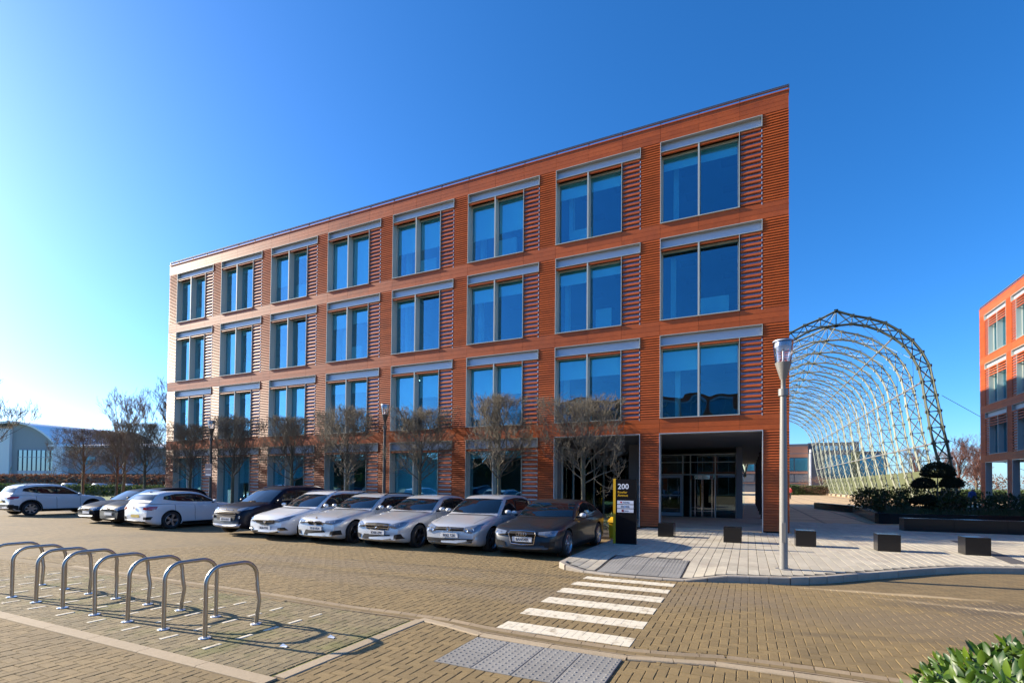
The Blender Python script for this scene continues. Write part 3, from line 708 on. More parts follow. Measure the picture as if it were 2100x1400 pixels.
TOPS = [15.55-.12+.0, 15.55-.12-S, 15.55-.12-2*S, 15.55-.12-3*S]
TOPS = [13.868+1.68-S*i for i in range(4)]
BL = {0: (.16, .16), 1: (.22, .2), 2: (.56, .52), 3: (.5, .5), 4: (.95, .95), 5: (.6, .1), 6: (.1, .1), 7: (.1, .1)}
BLr = {1: {0: (0, 0), 1: (.2, .15), 2: (.25, .2), 3: (.1, 0), 4: (.3, .25), 5: (.1, 0), 6: (.9, .1), 7: (.1, .1)}, 2: {0: (.3, .25), 1: (.3, .28), 2: (.5, .45), 3: (.75, .4), 4: (.2, .2), 5: (.9, .9), 6: (.2, .1), 7: (.3, .1)},
       3: {2: (.1, .1), 3: (.75, .75), 4: (.0, .1), 5: (.9, .4), 6: (.95, .5), 7: (.9, .95)}}
def blinds_main(k, li, s_): return (BL[k] if li == 0 else BLr.get(li, {}).get(k, (.1, .1)))[s_]
MAINX, MAINY = 1.36, 20.515
main = thing('office_building', 'long four storey terracotta office building with wide paired windows behind the parked cars', 'building', (MAINX, MAINY, PZ))
XL = -35.45-MAINX
bxm, jn, prs, roofz = office(main, XL, 0.0, 8, False, TOPS, blinds_main, 31.5, open_bays=(0, 1))
# east side, arcade open at ground level
side_wall(main, 'east side', lambda x, y, z: (-y, x, z), 31.5, TOPS, roofz, 7, ground_open=True, y0=.06)
nw = MB(); nw.box(XL, -.06, 31.1, 31.5, 3.8, roofz); nw.box(XL, XL+.4, .42, 31.1, 0, roofz); nw.box(XL+.4, -6, 31.1, 31.5, 0, 3.8); obj('rear_wall', nw, M['terra_far'], main)
# undercroft of the two end bays
T3 = TOPS[3]; ug_x0 = bxm[1]-.0; GY = 8.35
u = MB(); u.box(ug_x0-.4, -.42, .42, 31.0, T3-.02, T3+.05); obj('undercroft_ceiling', u, M['ug_grey'], main)
u = MB(); u.box(ug_x0-.8, -.5, .42, GY-.1, -.02, .004); u.box(-1.6, -.5, GY-.1, 31.4, -.02, .003); obj('undercroft_floor', u, M['slab_far'], main)
for q in ((ug_x0-.12, ug_x0-.02, .42, .95), (bxm[0]-.72, bxm[0]-.08, .42, .74), (-1.92, -1.62, GY-.15, GY+.25), (-6.9, -6.2, GY-3.2, GY-2.9)):
    u = MB(); u.box(*q, 0, T3-.03); obj('undercroft_column', u, M['ug_grey'], main)
ent = MB()   # entrance screen frame
ex0, ex1 = -6.3, -1.93
for x in (ex0, -4.62, -4.22, -2.95, ex1): ent.box(x-.03, x+.03, GY-.05, GY+.05, 0, 3.42)
ent.box(ex0, ex1, GY-.049, GY+.049, 3.36, 3.42); ent.box(ex0, ex1, GY-.048, GY+.048, 2.96, 3.0); ent.box(ex0, ex1, GY-.048, GY+.048, 2.28, 2.34)
ent.box(ug_x0, ug_x0+.05, .95, GY, 3.36, 3.42)
for yy in (.98, 2.6, 4.4, 6.2, 8.2): ent.box(ug_x0-.02, ug_x0+.05, yy, yy+.08, 0, 3.36)
escr = obj('entrance_screen', ent, M['frame'], main)
gp_ = MB(); gp_.box(ex0+.03, ex1-.03, GY-.006, GY+.006, 2.34, 3.36); gp_.box(-2.92, -1.96, GY-.006, GY+.006, .02, 2.28)
gp_.box(ug_x0, ug_x0+.012, 1.0, GY, .02, 3.36); gp_.box(ug_x0+.02, ex0-.03, GY-.006, GY+.006, .02, 3.36); obj('pane', gp_, M['pane_dark'], escr)
gp2 = MB(); gp2.box(-1.66, -1.65, GY+.3, 31, .02, 3.4); obj('pane', gp2, M['pane_dark'], escr)
dr = MB(); 
for a, b, c, d in ((-6.2, -6.05, .03, 2.26), (-4.75, -4.62, .03, 2.26)): dr.box(a, b, GY-.03, GY+.03, c, d)
dr.box(-6.05, -4.75, GY-.03, GY+.03, .03, .22); dr.box(-6.05, -4.75, GY-.03, GY+.03, 2.12, 2.26); dr.box(-6.05, -4.75, GY-.028, GY+.028, 1.15, 1.20)
swd = obj('entrance_door', dr, mat('door_paint', (.34, .37, .42), .5), main)
dg = MB(); dg.box(-6.05, -4.75, GY-.005, GY+.005, .22, 1.15); dg.box(-6.05, -4.75, GY-.005, GY+.005, 1.20, 2.12); obj('pane', dg, M['pane_dark'], swd)
dh = MB(); dh.tube([(-4.83, GY-.1, .7), (-4.83, GY-.1, 1.7)], .018, 8); obj('handle', dh, M['chrome'], swd)
rv = MB(); rc = (-3.58, GY)   # revolving door
n = 20
for k in range(n):
    a = 2*pi*k/n
    if k % 10 in (0, 3, 5, 8): rv.box(rc[0]+.6*cos(a)-.025, rc[0]+.6*cos(a)+.025, rc[1]+.6*sin(a)-.025, rc[1]+.6*sin(a)+.025, 0, 2.27)
rv.lathe([(.64, 2.05), (.64, 2.27), (.02, 2.28)], 20, 0, (rc[0], rc[1], 0)); rv.tube([(rc[0], rc[1], 0), (rc[0], rc[1], 2.1)], .03)
for zz in (.36, .52): rv.tube([(rc[0]-.55, rc[1]-.35, zz), (rc[0]+.55, rc[1]-.35, zz)], .022, 8)
rvd = obj('revolving_door', rv, M['chrome'], main)
rg = MB(); rg.box(rc[0]-.56, rc[0]+.56, rc[1]-.006, rc[1]+.006, .05, 2.05); rg.box(rc[0]-.006, rc[0]+.006, rc[1]-.56, rc[1]-.008, .05, 2.05); obj('pane', rg, M['pane_dark'], rvd)
lb = MB(); lb.box(ug_x0-.5, -1.9, 13.5, 13.7, 0, T3-.1); lb.box(ug_x0-.5, -1.9, GY+.1, 13.5, -.02, .0); obj('lobby_wall', lb, M['int_dark'], main)
desk = MB(); desk.box(-5.4, -3.1, 11.8, 12.4, 0, 1.05); obj('reception_desk', desk, M['int_wall'], main)
wl_ = MB(); wl_.box(bxm[0]-.28, bxm[0]-.10, .36, .44, 2.15, 2.28); obj('wall_light', wl_, M['ctrim'], main)
# ground-floor rooms behind the shop-height windows
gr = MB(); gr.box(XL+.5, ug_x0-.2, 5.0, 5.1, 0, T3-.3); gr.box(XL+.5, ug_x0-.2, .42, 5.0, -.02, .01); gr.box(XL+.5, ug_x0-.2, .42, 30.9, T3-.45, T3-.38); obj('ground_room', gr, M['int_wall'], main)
dk = MB()
for k, b in enumerate(bxm):
    for li, T in enumerate(TOPS[:3]):
        r2 = random.Random(k*7+li)
        if r2.random() < .7: x = b+r2.uniform(.2, 1.7); wd = r2.uniform(.6, 1.2); dk.box(x, x+wd, .7, .8, T-3.4, T-3.4+r2.uniform(.9, 1.25))
        x = b+r2.uniform(.1, .5); dk.box(x, x+.18, .9, 1.2, T-3.4, T-.5)
obj('desk_screen', dk, M['int_white'], main)
cl = MB()
for b in bxm[1:4]:
    for q in (.7, 2.0): cl.lathe([(.001, 0), (.09, 0), (.09, .02)], 12, 0, (b+q, 1.6, TOPS[2]-.49))
obj('downlight', cl, M['lamp_on'], main)

# --- block across the street, which the windows mirror
ob = thing('office_building', 'terracotta office block across the street, seen only mirrored in the upper windows', 'building', (3.5, -42, PZ), pi)
side_wall(ob, 'street side', lambda x, y, z: (x, y, z), 36, TOPS, TOPS[0]+.7, 8, y0=.06)
u = MB(); u.box(.3, 35.8, .42, 14, 0, TOPS[0]+.5); obj('rear_wall', u, M['terra_far'], ob)

# --- second building on the right, its west front towards us
RBX, RBY = 17.18, 52.85
rb = thing('office_building', 'orange terracotta office block at the right edge, lit at the top and shaded below', 'building', (RBX, RBY, PZ), -pi/2)
LR = .96+BAYW*7
bxr, jr, pr_, rz2 = office(rb, 0.0, LR, 7, True, TOPS, lambda k, li, s_: 0, 14, ground='open', limit=150)
nw = MB(); nw.box(0, LR, 13.6, 14, 0, rz2); nw.box(LR-.4, LR, .42, 13.6, 0, rz2); nw.box(.05, .4, .42, 13.6, 3.8, rz2); obj('rear_wall', nw, M['terra_far'], rb)
cm = MB()
cm.box(.4, LR-.4, .42, 13.6, T3+.0, T3+.06); 
for b in bxr: cm.box(b+.6, b+2.1, 2.2, 2.6, 0, T3); 
obj('arcade_column', cm, mat('arcade_render', (.16, .18, .22), .6), rb)


# ------------------------------------------------------------------ airship hangar frame (steel lattice arch)
HY0, HSP, HN = 55.0, 5.32, 15
SCL = 1.129
outer = [(0, 16.35), (1.14, 15.81), (2.28, 15.42), (3.34, 14.92), (4.26, 14.18), (5.08, 13.33), (5.71, 12.32), (6.17, 11.21), (6.38, 10.02), (6.57, 8.87), (6.77, 7.66), (6.95, 6.4), (7.18, 5.26), (7.38, 4.0), (7.58, 2.7), (7.80, 1.4), (7.95, .40)]
inner = [(0, 15.12), (1.08, 15.11), (2.04, 14.84), (2.96, 14.36), (3.86, 13.65), (4.57, 12.94), (5.10, 12.0), (5.48, 11.06), (5.70, 9.97), (5.83, 8.78), (6.01, 7.6), (6.16, 6.35), (6.38, 5.15), (6.62, 3.95), (6.92, 2.65), (7.28, 1.38), (7.62, .40)]
def hz(p): return (p[0]*SCL, max(.28, 1.68+(p[1]-1.68)*SCL))
O_ = [hz(p) for p in outer]; I_ = [hz(p) for p in inner]
hang = thing('hangar_frame', 'tall openwork steel lattice arch of the old airship hangar standing on the plaza', 'lattice frame', (7.52, HY0, PZ))
def rib_mesh(m, k_, detail):
    mb = MB(); n = 6
    for s_ in (-1, 1):
        o = [(s_*x, 0, z) for x, z in O_]; i = [(s_*x, 0, z) for x, z in I_]
        for dy in (-.14, .14):
            for ch in (o, i): mb.tube([(p[0], dy, p[2]) for p in ch], .060*k_, 4)
        for a, b in list(zip(o, i))[:-1]: 
            mb.tube([a, b], .038*k_, 4)
            for q in (a, b): mb.box(q[0]-.13*k_, q[0]+.13*k_, -.17, .17, q[2]-.10*k_, q[2]+.10*k_)
        for j in range(len(o)-1):
            for dy in ((-.1, .1) if detail else (0,)):
                mb.tube([(o[j][0], dy, o[j][2]), (i[j+1][0], dy, i[j+1][2])], .024*k_, 4); mb.tube([(i[j][0], dy, i[j][2]), (o[j+1][0], dy, o[j+1][2])], .024*k_, 4)
        # chord lacing
        for ch in (o, i):
            for a, b in zip(ch, ch[1:]):
                for t in range(4):
                    f0, f1 = t/4, (t+1)/4; p0 = [a[q]+(b[q]-a[q])*f0 for q in range(3)]; p1 = [a[q]+(b[q]-a[q])*f1 for q in range(3)]; sg = 1 if t % 2 else -1
                    mb.tube([(p0[0], -.14*sg, p0[2]), (p1[0], .14*sg, p1[2])], .017, 3)
    return mb.mesh('arch_rib', [m])
rm0 = rib_mesh(M['galv_dark'], 1.15, True); rm1 = rib_mesh(M['galv'], .95, True)
def hx(k): return -.0115*k*HSP
for k in range(HN): obj('arch_rib', rm0 if k == 0 else rm1, None, hang, (hx(k), k*HSP, 0))
for s_ in (-1, 1):
    for idx, which, r in ((0, I_, .05), (4, I_, .075), (8, I_, .075), (12, I_, .085), (0, O_, .04)):
        if idx == 0 and s_ < 0: continue
        x, z = which[idx]; pts = [(s_*x+hx(k), k*HSP, z) for k in range(HN)]
        mb = MB(); mb.tube([pts[0], pts[-1]], r, 6); obj('purlin', mb, M['lamp_grey'] if which is I_ and idx != 0 else M['galv'], hang)
for k in range(HN-1):
    mb = MB()
    for s_ in (-1, 1):
        for a, b in ((0, 4), (4, 8), (8, 12), (12, 15)):
            x0, z0 = O_[a]; x1, z1 = O_[b]; xm, zm = O_[(a+b)//2]
            for (xa, za), (xb, zb) in (((x0, z0), (x1, z1)), ((x1, z1), (x0, z0))):
                mb.tube([(s_*xa+hx(k), k*HSP, za), (s_*xm+(hx(k)+hx(k+1))/2, (k+.5)*HSP, zm), (s_*xb+hx(k+1), (k+1)*HSP, zb)], .017, 3)
    obj('cross_brace', mb, M['galv'], hang)
for s_ in (-1, 1):
    for k in range(HN-1):
        x0, x1 = s_*7.9*SCL*.985+hx(k), s_*7.9*SCL*.985+hx(k+1)
        mb = MB(); mb.add([(x0, k*HSP+.25, .45), (x1, (k+1)*HSP-.25, .45), (x1-.5*s_, (k+1)*HSP-.25, 3.35), (x0-.5*s_, k*HSP+.25, 3.35), (x0+.03, k*HSP+.25, .45), (x1+.03, (k+1)*HSP-.25, .45), (x1-.5*s_+.03, (k+1)*HSP-.25, 3.35), (x0-.5*s_+.03, k*HSP+.25, 3.35)],
            [(0, 1, 2, 3), (7, 6, 5, 4), (0, 4, 5, 1), (3, 2, 6, 7), (0, 3, 7, 4), (1, 5, 6, 2)])
        if s_ < 0 and k < 9: continue
        obj('mesh_screen', mb, M['mesh_screen'], hang)
        mb = MB(); mb.box(x0-.25, x0+.25, k*HSP+.5, (k+1)*HSP-.5, 0, .34); obj('base_wall', mb, M['edging'], hang)
    for k in range(HN):
        mb = MB(); x0 = s_*7.78*SCL+hx(k); mb.bev(x0-.5, x0+.5, k*HSP-.45, k*HSP+.45, 0, .42, .03); obj('plinth', mb, M['kerb'], hang)
# guy cables running out to the right
for (za, zb, yb) in ((8.87, 3.0, 18), (5.6, .5, 16)):
    mb = MB(); mb.tube([(7.0*SCL, .3, 1.68+(za-1.68)*SCL), (25, yb, zb)], .022, 5); obj('guy_cable', mb, M['galv_dark'], hang)

# ------------------------------------------------------------------ trees
def grow_tree(seed, kind):
    """returns trunk MB and branch MB in local coordinates"""
    R = random.Random(seed); tr, br = MB(), MB()
    if kind == 'pleached':
        top = 5.35
        P = [(0, 0, 0)]; x = y = 0
        for k in range(1, 8): x += R.uniform(-.03, .03); y += R.uniform(-.03, .03); P.append((x, y, k*.55))
        tr.tube(P, [.105, .092, .085, .082, .078, .07, .055, .035], 8)
        def inside(p, m=0):
            if p.z > top+R.uniform(-.15, .12): return False
            # crown widens upwards
            wmax = 1.80*min(1, .68+(p.z-1.6)/2.4)
            return abs(p.x) < wmax and abs(p.y) < wmax*.75
        def grow(p, d, r, L, lv):
            n = 4 if lv < 2 else 3; pts = [p.copy()]; q = p.copy(); dd = d.copy(); rr = [r]
            for s_ in range(n):
                dd = (dd+Vector((R.gauss(0, .15), R.gauss(0, .15), R.gauss(.10 if lv < 3 else .16, .12)))).normalized(); q = q+dd*L/n
                if not inside(q): break
                pts.append(q.copy()); rr.append(max(.0042, r*(1-.75*(s_+1)/n)))
            if len(pts) > 1: br.tube(pts, rr, 5 if lv < 1 else 3, cap=False)
            if lv >= 4 or len(pts) < 2: return
            nb = (6, 5, 5, 2)[lv]
            for b in range(nb):
                t = R.uniform(.25, 1)*(len(pts)-1); i = min(int(t), len(pts)-2); pp = pts[i].lerp(pts[i+1], t-i)
                side = Vector((R.gauss(0, 1), R.gauss(0, 1), R.gauss(.25, .7))).normalized()
                nd = (dd*.75+side*.8).normalized(); grow(pp, nd, max(.0050, rr[i]*.55), L*R.uniform(.45, .72), lv+1)
        for k in range(15):
            z = 1.9+1.75*(k/15)**1.1; a = k*2.4+R.uniform(-.3, .3); el = R.uniform(.35, .8) if k < 6 else R.uniform(.75, 1.25)
            grow(Vector((0, 0, z)), Vector((cos(a)*cos(el), sin(a)*cos(el)*.8, sin(el))).normalized(), .034-.008*k/14, R.uniform(1.5, 2.5)*(1 if k > 3 else .75), 0)
    else:  # free grown bare tree, height 1 scaled later
        H = 9.5
        P = [(0, 0, 0)]; x = y = 0
        for k in range(1, 9): x += R.uniform(-.08, .08); y += R.uniform(-.08, .08); P.append((x, y, k*H*.085))
        tr.tube(P, [.22-.018*k for k in range(9)], 8)
        def grow(p, d, r, L, lv):
            n = 4; pts = [p.copy()]; q = p.copy(); dd = d.copy(); rr = [r]
            for s_ in range(n):
                dd = (dd+Vector((R.gauss(0, .12), R.gauss(0, .12), R.gauss(.09, .08)))).normalized(); q = q+dd*L/n; pts.append(q.copy()); rr.append(max(.009, r*(1-.7*(s_+1)/n)))
            br.tube(pts, rr, 5 if lv < 1 else 3, cap=False)
            if lv >= 4: return
            for b in range((5, 5, 4, 4)[lv]):
                t = R.uniform(.2, 1)*(n); i = min(int(t), n-1); pp = pts[i].lerp(pts[i+1], t-i)
                side = Vector((R.gauss(0, 1), R.gauss(0, 1), R.gauss(.35, .5))).normalized()
                grow(pp, (dd*.9+side*.62).normalized(), max(.011, rr[i]*.5), L*R.uniform(.42, .66), lv+1)
        for k in range(11):
            z = H*(.25+.42*k/10); a = k*2.4+R.uniform(-.3, .3); el = R.uniform(.6, 1.0)+.04*k
            grow(Vector((0, 0, z)), Vector((cos(a)*cos(el), sin(a)*cos(el), sin(el))), .085, H*R.uniform(.28, .42), 0)
    return tr, br
ptree = []
for sd_ in (3, 11, 23):
    a, b = grow_tree(sd_, 'pleached'); ptree.append((a.mesh('trunk', [M['bark']], True), b.mesh('branches', [M['twig']], True)))
btree = []
for sd_ in (5, 17):
    a, b = grow_tree(sd_, 'free'); btree.append((a.mesh('trunk', [M['bark']], True), b.mesh('branches', [M['twig']], True)))
rtree = (btree[0][0], btree[0][1].copy()); rtree[1].materials.clear(); rtree[1].materials.append(M['twig_red'])
def place_tree(var, x, y, rz, sc, label, group=None, z=.0, name='bare_tree', sx=1.0):
    t = thing(name, label, 'tree', (x, y, z), rz, group); t.scale = (sc*sx, sc*sx, sc)
    obj('trunk', var[0], None, t); obj('branches', var[1], None, t); return t
PT = [(-5.87, 'bare clipped tree behind the dark grey car, nearest the black sign'),
      (-9.60, 'bare clipped tree behind the silver hatchback, left of the one by the sign'),
      (-13.62, 'bare clipped tree behind the silver saloon, just right of the brown lamp post'),
      (-18.05, 'bare clipped tree before the fourth window bay from the left'),
      (-21.9, 'bare clipped tree before the third window bay from the left'),
      (-26.5, 'bare clipped tree behind the black crossover, right of the pole with the purple notice'),
      (-30.4, 'bare clipped tree before the leftmost window bay, left of the pole with the purple notice'),
      (-35.0, 'bare clipped tree just off the left corner of the office building'),
      (-39.3, 'bare clipped tree second beyond the building corner, over the black cars'),
      (-43.6, 'bare clipped tree at the far left end of the clipped row')]
for i, (x, l) in enumerate(PT):
    place_tree(ptree[i % 3], x, 19.0+(.0 if i < 8 else .6), i*1.9, 1.0+(.03 if i % 2 else -.02), l, 'clipped bare trees in a row before the building', name='pleached_tree')

def far(u_slope, Y): return (u_slope*Y, Y)
place_tree(btree[0], -60, 30.5, .3, .95, 'bare tall tree standing clear against the white roof, left of the clipped row', 'bare trees on the left beyond the car park', sx=.85)
place_tree(btree[1], -68, 40, 1.3, 1.35, 'bare bushy-topped tree rising tallest just left of the building corner', 'bare trees on the left beyond the car park', sx=.8)
place_tree(btree[0], -72, 46.5, 2.6, 1.30, 'bare thin tree half hidden by the left corner of the building', 'bare trees on the left beyond the car park', sx=.8)
place_tree(btree[1], -47.5, 15.2, 4.0, .80, 'bare tree cut by the left edge of the picture', 'bare trees on the left beyond the car park', sx=.9)
for i, (x, y, s_, r, l) in enumerate([(27.5, 92, .78, 0, 'bare pruned tree just right of the front leg of the lattice arch'), (31.5, 98, .72, 2, 'bare reddish tree touching the edge of the orange building'), (38.5, 118, .80, 3, 'bare reddish tree seen through the arcade of the orange building'),
    (25.5, 104, .72, 4, 'bare reddish tree seen through the lattice, behind the clipped pine'), (36, 128, .8, 5, 'farther bare reddish tree between the arch and the orange building')]):
    place_tree(rtree, x, y, r, s_, l, 'bare reddish trees behind the lattice arch', sx=1.1)

# ------------------------------------------------------------------ shrubs, hedges
def leaf_cloud(mb, R, n, fn, L, W, up=.3):
    for _ in range(n):
        p, nrm = fn(R); d = (Vector(nrm)*.6+Vector((R.gauss(0, 1), R.gauss(0, 1), R.gauss(up, 1)))*.55)
        if d.length < 1e-3: continue
        d.normalize(); u = d.orthogonal().normalized(); u = (u*R.choice((-1, 1))+Vector((0, 0, .8))).normalized(); u = (u-d*u.dot(d))
        if u.length < 1e-3: continue
        s_ = R.uniform(.7, 1.25); mb.leaf(p, d, u.normalized(), L*s_, W*s_, R.random()**1.6)
def boxsurf(x0, x1, y0, y1, z0, z1, jit):
    def f(R):
        ax = R.random(); X = (x1-x0); Y = (y1-y0); Z = (z1-z0); A = (X*Y, X*Z*2, Y*Z*2); t = R.random()*sum(A)
        x, y, z = R.uniform(x0, x1), R.uniform(y0, y1), R.uniform(z0, z1)
        if t < A[0]: z = z1; n = (0, 0, 1)
        elif t < A[0]+A[1]: s_ = R.random() < .5; y = y0 if s_ else y1; n = (0, -1 if s_ else 1, .2)
        else: s_ = R.random() < .5; x = x0 if s_ else x1; n = (-1 if s_ else 1, 0, .2)
        k = R.uniform(-jit, jit*.35); return (x+n[0]*k, y+n[1]*k, z+n[2]*k), n
    return f
def blob(cx, cy, cz, rx, ry, rz):
    def f(R):
        v = Vector((R.gauss(0, 1), R.gauss(0, 1), R.gauss(0, 1))).normalized(); k = R.uniform(.55, 1.08)*(1+.16*sin(v.x*5+cx)*cos(v.y*4+v.z*3))
        return (cx+v.x*rx*k, cy+v.y*ry*k, max(.02, cz+v.z*rz*k)), tuple(v)
    return f
# laurel bush in the near right corner
R0 = random.Random(4)
bush = thing('laurel_bush', 'glossy green laurel bush in the bottom right corner', 'bush', (1.90, 2.99, .02))
bx0, bx1, by0, by1, bz = -1.12, 1.6, -1.2, .98, .95
stems = MB()
for _ in range(70):
    x, y = R0.uniform(bx0+.2, bx1), R0.uniform(by0, by1-.15); stems.tube([(x*.6, y*.6, 0), (x*.85, y*.85, .4), (x, y, R0.uniform(.6, .82)), (x+R0.gauss(0, .06), y+R0.gauss(0, .06), R0.uniform(.78, .90))], [.012, .009, .006, .003], 5)
obj('stems', stems, mat('green_stem', (.20, .15, .04), .7), bush)
core = MB(); core.lathe([(.001, .02), (.8, .05), (.95, .3), (.8, .55), (.4, .66), (.001, .68)], 14, 0, (.25, -.1, 0)); obj('inner_shade_core', core, M['leaf_pine'], bush)  # solid dark core standing in for the shade inside the bush
leafs = []
def bushpt(R):
    f = boxsurf(bx0, bx1, by0, by1, .1, bz, .22)(R); p, n = f
    # round the corners
    q = Vector(p); cx = Vector((.24, -.06, .42)); d = q-cx; e = Vector((1.36, 1.06, .56)); k = (abs(d.x/e.x)**3.2+abs(d.y/e.y)**3.2+abs(d.z/e.z)**3.2)**(1/3.2)
    if k > 1: q = cx+d/k*R.uniform(.93, 1.06)
    q.z += .05*sin(q.x*5)*cos(q.y*4+1); return tuple(q), n
stockl = MB(); cands = []
for _ in range(12000):
    p, nrm = bushpt(R0); cands.append((p, nrm))
cl_ = Vector((-1.9, -2.7, 1.8)); cands.sort(key=lambda c: -(.9*c[0][1]+c[0][0]*-.45+c[0][2]*1.2))
lm = [MB().leaf2((0, 0, 0), (1, 0, 0), (0, 0, 1), .092, .036, t).mesh('leaf', [M['leaf']], 60) for t in (0, .15, .3, .55, .8, 1)]
pick = set(R0.sample(range(0, 3200), 300))
for i, (p, nrm) in enumerate(cands):
    d = (Vector(nrm)*.5+Vector((R0.gauss(0, 1), R0.gauss(0, 1), R0.gauss(.75, .8)))*.6).normalized(); u = d.orthogonal().normalized(); u = (u*R0.choice((-1, 1))+Vector((-.3, 0, .9))); u = (u-d*u.dot(d)).normalized(); s_ = R0.uniform(.5, 1.0)
    if i in pick:
        o = obj('leaf', lm[min(5, int(6*R0.random()**2))], None, bush); sdv = d.cross(u).normalized()
        o.matrix_local = Matrix(((d.x*s_, -sdv.x*s_*-1, u.x*s_, p[0]), (d.y*s_, -sdv.y*s_*-1, u.y*s_, p[1]), (d.z*s_, -sdv.z*s_*-1, u.z*s_, p[2]+.015), (0, 0, 0, 1)))
    else: stockl.leaf2(p, d, u, .092*s_, .035*s_, R0.random()**2.2)
obj('foliage', stockl, M['leaf'], bush, kind='stuff', smooth=60)

def hedge(name, label, x0, x1, y0, y1, h, m, n, L=.10, W=.06, z=0, rz=0, group=None, jit=.12):
    t = thing(name, label, 'hedge', ((x0+x1)/2, (y0+y1)/2, z), rz, group); hx_, hy_ = (x1-x0)/2, (y1-y0)/2
    mb = MB(); mb.box(-hx_+.1, hx_-.1, -hy_+.1, hy_-.1, 0, h-.12); obj('hedge_core', mb, M['twig'] if m is M['leaf_beech'] else M['leaf_shrub'], t)
    mb = MB(); leaf_cloud(mb, random.Random(name+str(x0)), n, boxsurf(-hx_, hx_, -hy_, hy_, .05, h, jit), L, W); obj('foliage', mb, m, t, kind='stuff'); return t
HA = radians(30)
hedge('beech_hedge', 'long brown beech hedge before the white hall on the left', -132, -62, 41.2, 43.0, 2.75, M['leaf_beech'], 15000, .34, .22, -.2, radians(8), jit=.35)
hedge('green_hedge', 'low dark green hedge at the foot of the brown beech hedge', -118, -58, 36.3, 37.5, 1.35, M['leaf_hedge'], 9000, .26, .17, -.2, radians(8), jit=.22)
hedge('green_hedge', 'low clipped green hedge block at the far end of the plaza', 7.5, 9.4, 118, 122, 2.0, M['leaf_hedge'], 1500, .3, .2, 0, 0)
hedge('green_hedge', 'dark clipped hedge behind the lattice legs at the end of the plaza', 9.7, 15.0, 124, 127, 1.9, M['leaf_hedge'], 2500, .3, .2, 0, 0)
hedge('green_hedge', 'low green hedge behind the people near the orange building', 24, 60, 88, 90, 1.5, M['leaf_hedge'], 5000, .26, .17, -.1, 0)
sh = MB(); leaf_cloud(sh, random.Random(2), 3500, blob(13.5, 122, 2.0, 4.0, 2.0, 2.0), .22, .05, 1.2); tag(obj('bare_shrub', sh, M['leaf_beech']), 'brown leafless shrub spreading before the far glass building', 'shrub')

# shrub bed between the cars and the building
bed = MB(); bed.bev(-36, -3.9, 16.55, 20.50, -.02, .10, .03); obj('planting_bed', bed, M['soil'], kind='structure')
R1 = random.Random(12)
tw = MB()
for k in range(6):
    cx, cy = -4.25-.42*k*1.0, 17.6+R1.uniform(-.7, 1.2)
    pl = thing('low_shrub', ('sparse low shrub in the bed, nearest the yellow bin', 'sparse low shrub second from the yellow bin', 'sparse low shrub third from the yellow bin', 'sparse low shrub fourth from the yellow bin', 'sparse low shrub fifth from the yellow bin', 'sparse low shrub farthest from the yellow bin, behind the dark grey car')[k], 'shrub', (cx, cy, .08), 0, 'low shrubs in the bed behind the dark car')
    mb = MB()
    for _ in range(26):
        a = R1.uniform(0, 6.28); e = R1.uniform(.4, 1.2); L_ = R1.uniform(.35, .75); mb.tube([(0, 0, 0), (cos(a)*cos(e)*L_*.5, sin(a)*cos(e)*L_*.5, sin(e)*L_*.6), (cos(a)*cos(e)*L_, sin(a)*cos(e)*L_, sin(e)*L_)], [.007, .005, .003], 3)
    obj('stems', mb, M['twig'], pl)
    mb = MB(); leaf_cloud(mb, R1, 260, blob(0, 0, .35, .42, .42, .34), .06, .035); obj('foliage', mb, M['leaf_hedge'], pl, kind='stuff')

# raised black planters on the plaza, with the clipped pine
def wall_poly(name, label, poly, wdt, z1, cat='planter wall', closed=False):
    t = thing(name, label, cat, (poly[0][0], poly[0][1], PZ)); P = [Vector((a-poly[0][0], b-poly[0][1], 0)) for a, b in poly]
    for a, b in zip(P, P[1:]):
        d = b-a; n_ = max(1, int(round(d.length/1.6))); dn = d.normalized(); nn = Vector((-dn.y, dn.x, 0))
        for k in range(n_):
            p0, p1 = a+d*(k/n_)+dn*.004, a+d*((k+1)/n_)-dn*.004; q = [p0, p1, p1+nn*wdt, p0+nn*wdt]
            mb = MB(); b_ = .012
            vs = [(v.x, v.y, 0) for v in q]+[(v.x, v.y, z1) for v in q]; mb.add(vs, [(0, 3, 2, 1), (4, 5, 6, 7), (0, 1, 5, 4), (1, 2, 6, 5), (2, 3, 7, 6), (3, 0, 4, 7)]); obj('granite_block', mb, M['granite'], t)
    return t
wall_poly('planter_wall', 'low black granite wall edging the shaded shrub planter on the plaza', [(4.7, 45.6), (6.3, 39.6), (5.55, 28.4), (16.8, 30.6)], .42, .47)
wall_poly('granite_bench', 'long low black granite bench wall in front of the shrub planter', [(5.55, 24.25), (16.5, 24.6)], .62, .49, 'bench')
soil = MB(); soil.prism([(5.2, 45), (6.7, 39.6), (5.95, 29), (16.6, 31.2), (16.6, 46)], PZ, PZ+.36); obj('planter_soil', soil, M['soil'], kind='structure')
R2 = random.Random(31)
